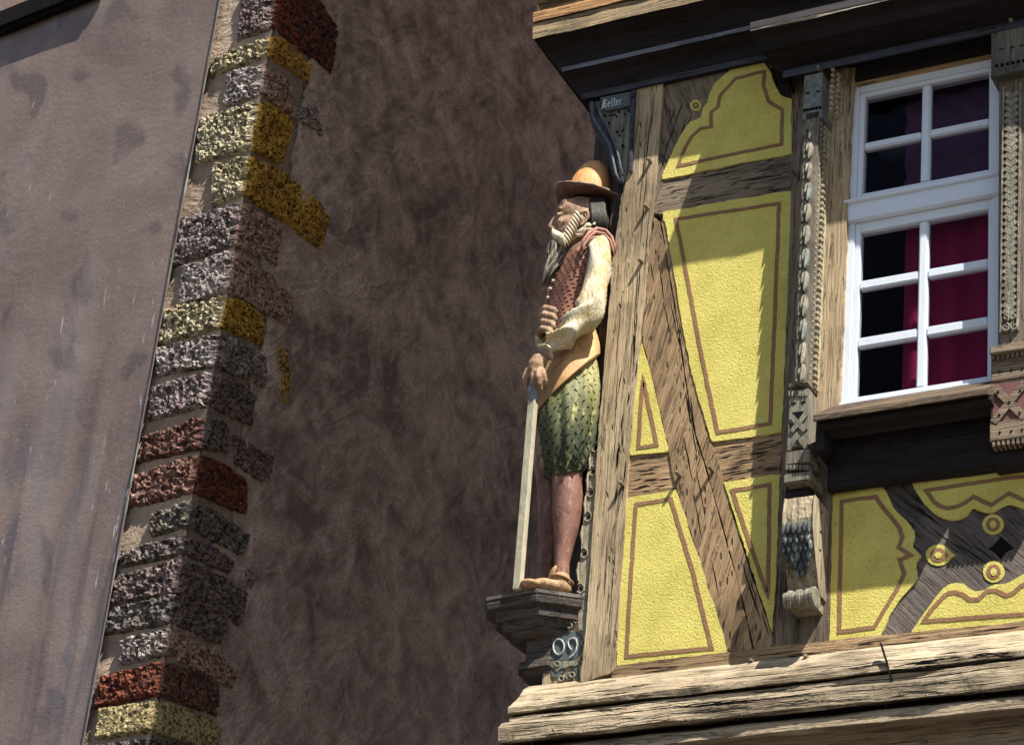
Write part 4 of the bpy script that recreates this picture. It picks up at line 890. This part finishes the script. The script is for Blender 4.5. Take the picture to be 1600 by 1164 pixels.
M_hose = paint((.22, .105, .072), (.11, .05, .036), 10, .003, (.42, .25, .19), .6, 'pink_hose')
M_vest = paint((.30, .13, .075), (.19, .08, .05), 16, .003, (.40, .24, .16), .6, 'russet_doublet')
M_slv = paint((.60, .56, .45), (.46, .34, .13), 9, .010, (.36, .20, .04), .6, 'cream_sleeve')
M_skirt = paint((.52, .31, .14), (.40, .22, .09), 8, .002, (.56, .38, .2), .6, 'tan_skirt')
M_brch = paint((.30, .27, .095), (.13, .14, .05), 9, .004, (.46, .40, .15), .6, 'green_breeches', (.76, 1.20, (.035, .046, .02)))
M_hat = paint((.56, .28, .10), (.44, .20, .07), 14, .002, (.50, .38, .14), .6, 'orange_felt')
M_brim = paint((.14, .07, .045), (.075, .04, .03), 18, .003, (.24, .12, .07), .55, 'brown_brim')
M_hair = paint((.035, .026, .02), (.015, .012, .01), 40, .003, None, .6, 'dark_hair'); M_beard = paint((.36, .31, .235), (.16, .13, .095), 40, .003, (.5, .45, .36), .6, 'grey_beard'); M_whisk = paint((.62, .54, .40), (.42, .34, .22), 40, .002, None, .6, 'cream_whisker')
M_shoe = paint((.42, .26, .13), (.26, .15, .07), 18, .006, (.5, .36, .22), .6, 'tan_shoe')
# --- body: one continuous surface (head, neck, trunk, arms with hands, legs)
bd = MB()
HC = SP(903, 352, 0); yaw = Matrix.Rotation(math.radians(-13), 3, 'Z'); hF = (yaw @ Fd); hL = (yaw @ Ld)
Rh = Matrix((hF, hL, Zd)).transposed()
def hp(f, l, z): return HC + hF * f + hL * l + Zd * z
def he(b, c, r, m=0, tilt=0):
    rot = Rh @ Matrix.Rotation(tilt, 3, 'Y'); b.ell(hp(*c), r, m, rot, 12)
for c, r_, t_ in [((-.015, 0, .03), (.10, .078, .105), 0), ((.026, 0, -.035), (.074, .070, .105), 0), ((.02, 0, .04), (.078, .074, .08), 0), ((.05, 0, -.10), (.045, .042, .035), 0), ((.070, 0, .048), (.020, .054, .018), 0), ((.084, 0, -.012), (.030, .017, .036), 0), ((.060, .030, -.060), (.030, .024, .022), 0), ((.060, -.030, -.060), (.030, .024, .022), 0), ((.060, 0, .075), (.030, .058, .035), 0),
                   ((.056, .038, -.026), (.038, .030, .030), 0), ((.056, -.038, -.026), (.038, .030, .030), 0), ((.090, .0, -.060), (.022, .036, .026), 0), ((.108, .013, -.04), (.012, .010, .010), 0), ((.108, -.013, -.04), (.012, .010, .010), 0), ((.098, 0, -.074), (.016, .026, .008), 0), ((.096, 0, -.088), (.014, .022, .008), 0),
                   ((.078, .034, .012), (.015, .019, .014), 0), ((.078, -.034, .012), (.015, .019, .014), 0), ((.088, .034, .038), (.010, .028, .008), 0), ((.088, -.034, .038), (.010, .028, .008), 0)]: he(bd, c, r_, 0, t_)
bd.tube([hp(.084, 0, .04), hp(.096, 0, .016), hp(.106, 0, -.010), hp(.112, 0, -.026), hp(.094, 0, -.040)], [.010, .012, .015, .017, .018], 10)
# ears
for s_ in (1, -1):
    q = [hp(-.012 - .0, s_ * .083, -.055), hp(-.004, s_ * .086, -.06), hp(-.022, s_ * .09, -.04), hp(-.034, s_ * .094, -.015), hp(-.030, s_ * .094, .008), hp(-.012, s_ * .09, .014), hp(.0, s_ * .084, .004)]
    bd.tube(q, [.009, .009, .008, .008, .008, .007, .006], 8); bd.ell(hp(-.010, s_ * .080, -.02), (.016, .008, .03), 0, Rh)
bd.tube([hp(-.01, 0, -.06), SP(912, 382, 0), SP(915, 405, 0)], [.062, .06, .075], 16)
loft(bd, [((888, 392), (945, 385), .09, 0), ((880, 405), (945, 395), .16, 0), ((875, 440), (940, 425), .15, 0), ((868, 500), (930, 480), .13, 0), ((868, 560), (925, 530), .14, 0), ((862, 640), (925, 610), .15, 0)], 24)
# legs
def legpath(l, pts): return [(SP(px, py, l), r_) for px, py, r_ in pts]
near = [(890, 620, .08), (886, 700, .075), (886, 752, .058), (887, 775, .060), (886, 800, .058), (884, 830, .048), (881, 855, .037), (878, 880, .030), (878, 905, .030)]
for l in (.10, -.10):
    dx, dy = (0, 0) if l > 0 else (-26 * .92, 32 * .6)
    q = [(SP(a + dx, b_ + dy, l), r_) for a, b_, r_ in near]; q[-1] = (Vector((q[-1][0].x, q[-1][0].y, zs + .03)), .03)
    bd.tube([p for p, _ in q], [r_ for _, r_ in q], 18)
# arms (under the sleeves)
n_sh, n_el, n_wr = SP(936, 392, .19), SP(926, 488, .25), SP(852, 552, .15)
bd.tube([n_sh, n_sh.lerp(n_el, .5), n_el, n_el.lerp(n_wr, .5), n_wr], [.045, .045, .042, .032, .024], 14)
hb = SP(838, 572, .14)
f_sh, f_el = W3(-.02, -.19, n_sh.z - AS.z), W3(-.05, -.21, n_el.z - AS.z + .04); f_wr = SP(850, 528, -.06)
bd.tube([f_sh, f_sh.lerp(f_el, .5), f_el, f_el.lerp(f_wr, .5), f_wr], [.045, .045, .042, .032, .025], 14)
# near hand, palm down over the staff head: back of the hand then five fingers
pal = [SP(849, 555, .15), SP(843, 563, .15), SP(838, 573, .145), SP(834, 583, .14)]
bd.tube(pal, [.025, .033, .037, .030], 14)
def finger(pts, r0): bd.tube(pts, [r0, r0 * 1.02, r0 * .95, r0 * .88, r0 * .7][:len(pts)], 10)
finger([SP(846, 576, .175), SP(849, 586, .185), SP(851, 595, .18), SP(851, 603, .165), SP(849, 608, .155)], .0135)
finger([SP(840, 578, .175), SP(841, 590, .185), SP(842, 600, .18), SP(844, 609, .165), SP(845, 614, .155)], .0135)
finger([SP(834, 579, .155), SP(833, 590, .16), SP(833, 601, .155), SP(835, 610, .145), SP(837, 615, .14)], .0135)
finger([SP(829, 578, .13), SP(824, 589, .125), SP(822, 599, .12), SP(823, 608, .115), SP(825, 613, .115)], .013)
finger([SP(832, 573, .105), SP(824, 580, .09), SP(820, 590, .085), SP(819, 600, .09), SP(821, 606, .095)], .0135)
# far hand laid on the belly
bd.tube([f_wr, SP(852, 520, -.035), SP(851, 508, -.01), SP(852, 496, 0)], [.026, .034, .038, .03], 14)
for k, (y0_, x0_, x1_) in enumerate([(486, 844, 879), (496, 842, 876), (507, 841, 872), (518, 840, 866)]):
    bd.tube([SP(x0_ + 6, y0_ + 6, -.03), SP(x0_ + 2, y0_ + 1, .0), SP(x0_ + 8, y0_ - 4, .045), SP((x0_ + x1_) / 2 + 4, y0_ - 1, .075), SP(x1_ - 4, y0_ + 6, .085), SP(x1_, y0_ + 9, .08)], [.015, .0165, .0165, .0155, .015, .011], 10)
bd.tube([SP(852, 510, -.03), SP(850, 500, -.035), SP(851, 490, -.03), SP(856, 482, -.015)], [.016, .016, .015, .011], 10)
zk = SP(886, 745, .1).z
body = remesh(bd, .0042, 'body', [M_flesh, M_hose], statue, 3, lambda p: 1 if p.z < zk + .1 else 0)
# eyes
for s_ in (1, -1):
    e = MB(); e.ell(hp(.0865, s_ * .036, .013), (.010, .014, .008), 0, Rh, 8); e.build('eye', [plain('painted_eye', (.55, .5, .42), .4)], body, True)
    e = MB(); e.ell(hp(.0945, s_ * .038, .013), (.0042, .0055, .0055), 0, Rh, 6); e.build('iris', [M_blk], body, True)
# --- doublet
def pleats(a, u): return .003 * math.sin(a * 9) + .004 * noise.noise(Vector((math.cos(a) * 2, math.sin(a) * 2, u * 4)))
db = MB(); S = loft(db, [((890, 391), (946, 377), .07, 0), ((882, 404), (950, 394), .14, .0), ((874, 420), (949, 408), .18, 0), ((865, 440), (945, 424), .185, 0), ((859, 462), (940, 438), .172, 0), ((855, 490), (933, 464), .16, 0), ((851, 520), (927, 492), .155, 0), ((846, 552), (922, 516), .16, 0), ((845, 586), (921, 532), .162, 0)], 48, 0, pleats, ex=.92)
row = 0; u = .24
while u < .93:
    for k in range(14):
        a = -.35 + (k + .5 * (row % 2)) * .19
        p, nr = S(a, u); tick(db, p, nr, 1.25, .0085, .0020, 1)
    u += .036; row += 1
# front seam
p_ = [S(-.05, .1 + .85 * i / 20)[0] for i in range(21)]; db.tube(p_, .0045, 6, 0)
doublet = db.build('doublet', [M_vest, M_blk], statue, True, origin=Vector(AS))
for k in range(9):
    p, nr = S(-.02, .22 + k * .073); c_ = p + nr * .006; e = MB(); e.ell(c_, (.0085, .0085, .0085), 0, None, 7); e.build('button', [M_whisk], doublet, True)
# shoulder wings
Mw = paint((.40, .20, .145), (.22, .10, .07), 16, .004, (.5, .33, .26))
wg = MB(); arcp = [(908, 392), (911, 377), (920, 365), (933, 358), (946, 361), (955, 371), (960, 385), (961, 396)]
wg.tube([SP(a, b_, .185) for a, b_ in arcp], [.004, .008, .009, .010, .010, .009, .007, .004], 9); wg.tube([SP(a + (2 if a < 930 else -2), b_ + 5, .20) for a, b_ in arcp], [.003, .006, .007, .007, .007, .006, .005, .003], 9)
wg.build('shoulder_wing', [Mw], doublet, True)
wg = MB(); wg.tube([f_sh + Fd * math.cos(t) * .06 + Zd * math.sin(t) * .06 for t in [PI * (-.1 + 1.2 * i / 14) for i in range(15)]], .012, 8); wg.build('shoulder_wing', [Mw], doublet, True)
# --- sleeves
def sleeve(pts, rad, name, sgn):
    b = MB(); st = 64; P_ = [Vector(p) for p in pts]; pos = []; rd = []
    for i in range(st + 1):
        t = i / st * (len(P_) - 1); k = min(int(t), len(P_) - 2); u = t - k
        p0, p1, p2, p3 = P_[max(k - 1, 0)], P_[k], P_[k + 1], P_[min(k + 2, len(P_) - 1)]
        pos.append(.5 * ((2 * p1) + (p2 - p0) * u + (2 * p0 - 5 * p1 + 4 * p2 - p3) * u * u + (3 * p1 - p0 - 3 * p2 + p3) * u ** 3)); rd.append(rad[k] * (1 - u) + rad[k + 1] * u)
    n = 36; up = Ld.copy()
    for i, p in enumerate(pos):
        t = (pos[min(i + 1, st)] - pos[max(i - 1, 0)]).normalized(); up = (up - t * up.dot(t)).normalized(); s2 = t.cross(up); g = i / st
        for k in range(n):
            a = 2 * PI * k / n
            fold = -(abs(math.sin(g * 17 + .8 * math.sin(a + g * 5) + 1.1 * math.cos(a * 2))) ** .7 * 2 - 1.1) * (.004 + .019 * max(0, (g - .34)) / .62 * (1.2 - .5 * g)) + 0 * math.sin(g * 34 + 1.6 * math.sin(a + g * 5) + 2.2 * math.cos(a * 2)) * (.002 + .020 * max(0, (g - .40)) / .6 * (1.2 - .55 * g)) + .006 * noise.noise(Vector((g * 9, math.cos(a) * 1.4, math.sin(a) * 1.4)))
            fold += .006 * 1.7 * (.5 - abs(math.sin(a * 1.5 + g * 8))) * (1.1 - g)
            b.v.append(p + (up * math.cos(a) + s2 * math.sin(a)) * (rd[i] + fold))
    for i in range(st):
        for k in range(n): b.f.append((i * n + k, i * n + (k + 1) % n, (i + 1) * n + (k + 1) % n, (i + 1) * n + k)); b.m.append(0)
    b.f.append(tuple(reversed(range(n)))); b.f.append(tuple(st * n + k for k in range(n))); b.m += [0, 0]
    return b.build(name, [M_slv], statue, True, origin=Vector(AS))
sleeve([SP(937, 378, .185), SP(937, 388, .21), SP(936, 408, .225), SP(932, 435, .235), SP(927, 462, .245), SP(922, 488, .25), SP(906, 503, .24), SP(889, 518, .22), SP(872, 533, .19), SP(858, 545, .165), SP(850, 553, .155)],
       [.028, .044, .047, .051, .056, .062, .060, .052, .045, .038, .031], 'sleeve', 1)
sleeve([f_sh + Zd * .03, f_sh, f_sh.lerp(f_el, .35), f_sh.lerp(f_el, .7), f_el, f_el.lerp(f_wr, .35), f_el.lerp(f_wr, .7), f_el.lerp(f_wr, .93)], [.03, .055, .06, .062, .062, .054, .044, .034], 'sleeve', -1)
b = MB(); b.tube([SP(853, 548, .157), SP(847, 556, .152)], [.033, .032], 20); b.build('cuff', [paint((.30, .26, .21), (.2, .17, .13), 20, .003)], statue, True)
# --- skirt of the doublet, two tiers
def flut(a, u): return .004 * math.sin(a * 7 + 1) * u + .004 * noise.noise(Vector((a * 1.5, u * 2, 0)))
sk = MB(); loft(sk, [((846, 572), (924, 522), .166, 0), ((841, 592), (926, 535), .178, 0), ((837, 606), (928, 543), .188, 0)], 48, 0, flut, ex=.95); sk.build('waist_band', [M_skirt], statue, True, origin=Vector(AS))
sk = MB(); loft(sk, [((842, 590), (925, 530), .172, 0), ((836, 612), (929, 545), .19, 0), ((832, 633), (930, 556), .205, 0), ((831, 652), (930, 568), .214, 0)], 48, 0, flut, ex=.95); sk.build('skirt', [M_skirt], statue, True, origin=Vector(AS))
# --- breeches
def brf(a, u): return ((.5 - abs(math.sin(a * 5 + 1.2 * u + .4 * math.sin(u * 9)))) * .026 * (.12 + u) + .003 * math.sin(a * 19)) * max(0, min(1, (.97 - u) * 8))
def leg_br(rings, sgn):
    b = MB(); S = loft(b, rings, 60, 0, brf)
    u = .10; row = 0
    while u < .90:
        for k in range(22):
            a = (k + .5 * (row % 2)) * 2 * PI / 22 
            if sgn > 0 and -1.9 < ((a + PI) % (2 * PI)) - PI - .6 < 1.9 or sgn < 0 and abs(((a + PI) % (2 * PI)) - PI) < 1.3:
                p, nr = S(a, u); tick(b, p, nr, .9 if k % 2 else -.9, .0095, .0015, 1)
        u += .047; row += 1
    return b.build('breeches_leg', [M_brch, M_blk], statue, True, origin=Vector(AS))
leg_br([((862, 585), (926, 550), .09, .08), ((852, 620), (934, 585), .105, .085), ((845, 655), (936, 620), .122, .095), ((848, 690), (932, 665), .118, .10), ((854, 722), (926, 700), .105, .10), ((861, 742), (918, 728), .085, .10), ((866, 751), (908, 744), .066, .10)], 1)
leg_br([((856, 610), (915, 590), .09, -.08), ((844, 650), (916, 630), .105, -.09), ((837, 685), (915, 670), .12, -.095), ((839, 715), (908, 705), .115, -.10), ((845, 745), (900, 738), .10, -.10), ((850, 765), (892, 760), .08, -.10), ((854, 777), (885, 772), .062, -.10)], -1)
# --- shoes
for l in (.10, -.10):
    an = SP(878, 890, .10); an = AS + Fd * (an - AS).dot(Fd) + Ld * l; z0 = zs + .006; b = MB(); R3 = Matrix((Fd, Ld, Zd)).transposed()
    toe = .118
    b.ell(Vector((an.x, an.y, z0 + .030)) + Fd * .0, (.045, .038, .034), 0, R3); b.ell(Vector((an.x, an.y, z0 + .026)) + Fd * .055, (.06, .040, .028), 0, R3); b.ell(Vector((an.x, an.y, z0 + .018)) + Fd * toe, (.042, .036, .019), 0, R3)
    b.tube([Vector((an.x, an.y, z0 + .03)), Vector((an.x, an.y, z0 + .085)) + Fd * .004], [.040, .036], 16)
    b.box(Vector((an.x, an.y, z0)) - Vector((.001, .001, 0)), Vector((an.x, an.y, z0 + .02)) + Vector((.001, .001, 0)))
    sh = remesh(b, .005, 'shoe', [M_shoe], statue, 4)
    t_ = MB(); t_.tube([Vector((an.x, an.y, z0 + .062)) + Fd * math.cos(t) * .047 + Ld * math.sin(t) * .042 + Zd * .010 * math.cos(t) for t in [k * PI / 10 for k in range(21)]], .005, 8); t_.poly
    t_.build('strap', [paint((.40, .25, .12), (.25, .15, .07), 20, .002)], sh, True)
    t_ = MB(); c_ = Vector((an.x, an.y, z0 + .088)); t_.ell(c_ + Fd * .036, (.010, .028, .032), 0, R3 @ Matrix.Rotation(-.3, 3, 'Y')); t_.build('tongue', [M_shoe], sh, True)
# --- hat
ht = MB(); hc = SP(914, 313, 0); v = []; n = 44
prof = [(.092, .0), (.091, .03), (.086, .06), (.078, .09), (.066, .118), (.050, .142), (.03, .158), (.012, .165), (.0, .167)]
for r_, z in prof:
    r_ *= 1.04; z *= 1.2
    for k in range(n): a = 2 * PI * k / n; v.append(hc + hF * (r_ * math.cos(a) - z * .1 - .012) + hL * r_ * .86 * math.sin(a) + Zd * z)
f = [(i * n + k, i * n + (k + 1) % n, (i + 1) * n + (k + 1) % n, (i + 1) * n + k) for i in range(len(prof) - 1) for k in range(n)]
ht.add(v, f); hat = ht.build('hat_crown', [M_hat], statue, True, origin=Vector(AS))
def brim_r(a): return .152 - .018 * math.cos(a) + .004 * math.sin(5 * a)
br_ = MB(); v = []; nr_ = 8
for side, dz in ((0, .006), (1, -.006)):
    for i in range(nr_ + 1):
        t = i / nr_
        for k in range(n):
            a = 2 * PI * k / n; r_ = .07 + (brim_r(a) - .07) * t; z = .010 * math.cos(a) * t - .022 * t * t * abs(math.sin(a)) ** 2 * .3 + .022 * t ** 3 * max(0, math.cos(a - .6)) ** 3 - .012 * t * max(0, -math.cos(a)) + .004 * math.sin(3 * a + 1) * t
            if t == 1: r_ += .0
            v.append(hc + hF * (r_ * math.cos(a) - .008) + hL * r_ * .80 * math.sin(a) + Zd * (z + dz * (1 if t < 1 else .8)))
m_ = nr_ + 1
f = [(i * n + k, i * n + (k + 1) % n, (i + 1) * n + (k + 1) % n, (i + 1) * n + k) for i in range(nr_) for k in range(n)] + [(m_ * n + i * n + k, m_ * n + (i + 1) * n + k, m_ * n + (i + 1) * n + (k + 1) % n, m_ * n + i * n + (k + 1) % n) for i in range(nr_) for k in range(n)]
f += [(nr_ * n + k, nr_ * n + (k + 1) % n, m_ * n + nr_ * n + (k + 1) % n, m_ * n + nr_ * n + k) for k in range(n)]
br_.add(v, f, 0)
br_.build('hat_brim', [M_brim], hat, True)
rim = [hc + hF * ((brim_r(a) + .001) * math.cos(a) - .008) + hL * (brim_r(a) + .001) * .80 * math.sin(a) + Zd * (.004 + .010 * math.cos(a) - .0066 * abs(math.sin(a)) ** 2 + .022 * max(0, math.cos(a - .6)) ** 3 - .012 * max(0, -math.cos(a)) + .004 * math.sin(3 * a + 1)) for a in [2 * PI * k / 60 for k in range(61)]]
b = MB(); b.tube(rim, [.004 + .002 * math.sin(k * 1.7) for k in range(61)], 6, caps=False); b.build('brim_edge', [paint((.34, .26, .2), (.1, .07, .05), 60, .003)], hat, True)
# --- hair, whiskers, moustache, long beard (carved strands)
hr = MB(); he(hr, (-.05, 0, .005), (.072, .082, .10)); he(hr, (-.06, 0, -.06), (.05, .065, .055))
for k in range(16):
    a = PI * (.5 + .5 * k / 15) + .25; 
    for s_ in (1, -1): hr.tube([hp(-.02 + .09 * math.cos(a) * .8, s_ * .078 * (1 if k < 12 else .7), .095), hp(-.03 + .085 * math.cos(a), s_ * (.086 if k < 9 else .06), 0), hp(-.035 + .08 * math.cos(a), s_ * (.08 if k < 9 else .05), -.07)], [.006, .011, .007], 6)
hr.build('hair', [M_hair], statue, True, origin=Vector(AS))
bd2 = MB()
cen = [(875, 381), (870, 393), (865, 407), (858, 424), (849, 442)]; wdt = [.046, .048, .040, .027, .008]
bd2.tube([SP(a, b_, 0) for a, b_ in cen], [w_ * .72 for w_ in wdt], 14)
for k in range(34):
    a = 2 * PI * k / 34; qq = []; rr3 = []
    for i, ((a_, b_), w_) in enumerate(zip(cen, wdt)):
        c_ = SP(a_, b_, 0); ph = a + .45 * math.sin(i * 1.7 + k * 1.3); qq.append(c_ + hF * math.cos(ph) * w_ * .80 + hL * math.sin(ph) * w_ * .88 + Zd * (.014 * math.sin(k * 2.1) if i else .02)); rr3.append((.007, .0085, .0075, .006, .0025)[i] * (1 + .3 * math.sin(k * 5.1)))
    bd2.tube(qq, [r_ * .72 for r_ in rr3], 6, 1 if k % 2 else 0)
bd2.build('beard', [paint((.12, .10, .075), (.05, .04, .03), 30, .003), M_beard], statue, True, origin=Vector(AS))
for s_ in (1, -1):
    wk = MB()
    def P2(px, py, l):
        v_ = SP(px, py, l) - HC; f_, l_, z_ = v_.dot(hF), v_.dot(hL), v_.z
        return hp(f_, s_ * l_, z_)
    wk.tube([P2(905, 336, .074), P2(897, 350, .074), P2(889, 364, .066), P2(882, 376, .05)], [.006, .010, .012, .010], 10, 1)
    for k in range(9):   # side whiskers, ear to chin
        t = k / 8; cx, cy = 904.5 - 21 * t, 336 + 39 * t; l_ = .098 - .026 * t
        wk.tube([P2(cx - 5, cy - 7, l_ - .012), P2(cx - 2, cy - 2, l_), P2(cx + 2, cy + 4, l_), P2(cx + 5, cy + 10, l_ - .016)], [.002, .0058, .0055, .002], 7, 0)
    for k in range(6):   # moustache and cheek beard
        x_, y_ = 865 + 3.2 * k, 358 + 1.6 * k; l_ = .018 + .009 * k
        wk.tube([P2(x_ - 1, y_, l_), P2(x_ - 1, y_ + 6, l_ + .006), P2(x_ + 1, y_ + 14, l_ + .006), P2(x_ + 3, y_ + 21, l_)], [.004, .0072, .0068, .0025], 7, 0)
    wk.build('whisker', [M_whisk, M_hair], statue, True, origin=Vector(AS))
# --- ruff
rf_ = MB(); rc = SP(917, 363, 0); q = [rc + Fd * ((.088 + .006 * math.sin(k * 1.9)) * math.cos(a)) + Ld * (.09 * math.sin(a)) + Zd * (-.062 * math.cos(a) + .006 * math.sin(k * 1.3) - .014) for k, a in enumerate([2 * PI * i / 56 for i in range(57)])]
rf_.tube(q, [.012 + .004 * math.sin(k * 2.3) for k in range(57)], 8, caps=False)
q = [p + Zd * -.017 for p in q]; rf_.tube(q, .008, 8, caps=False); rf_.tube([p + Zd * .017 - (p - rc) * .08 for p in q], .007, 8, caps=False)
rf_.build('ruff', [M_whisk], statue, True, origin=Vector(AS))
# --- staff (held: a thing of its own)
sb_ = UZ(809, 922, zs + .003); stp = SP(834, 612, .14); b = MB()
d = (stp - sb_).normalized(); e1 = d.cross(Vector((0, 1, 0))).normalized(); e2 = d.cross(e1).normalized(); hw = .0155
v = [sb_ + (e1 * x + e2 * y) * hw for x, y in ((-1, -1), (1, -1), (1, 1), (-1, 1))]; v2 = [p + (stp - sb_) for p in v]
staff = empty('walking_staff', sb_); tag(staff, 'pale square wooden staff under the hand of the carved bearded man', 'staff')
bm = bmesh.new(); vv = [bm.verts.new(p) for p in v + v2]; bm.faces.new(vv[:4][::-1]); bm.faces.new(vv[4:])
for k in range(4): bm.faces.new((vv[k], vv[(k + 1) % 4], vv[4 + (k + 1) % 4], vv[4 + k]))
bmesh.ops.recalc_face_normals(bm, faces=bm.faces[:]); bmesh.ops.bevel(bm, geom=bm.edges[:], offset=.002, segments=1, affect='EDGES'); b.bm(bm); b.build('shaft', [paint((.46, .42, .30), (.34, .31, .22), 10, .002, None, .7)], staff)
b = MB(); kq = [stp - d * .06, stp - d * .03, stp + d * .0, stp + d * .04, stp + d * .055]; b.tube(kq, [.012, .024, .027, .022, .01], 14); b.build('knob', [paint((.20, .22, .23), (.11, .12, .13), 20, .002)], staff, True)
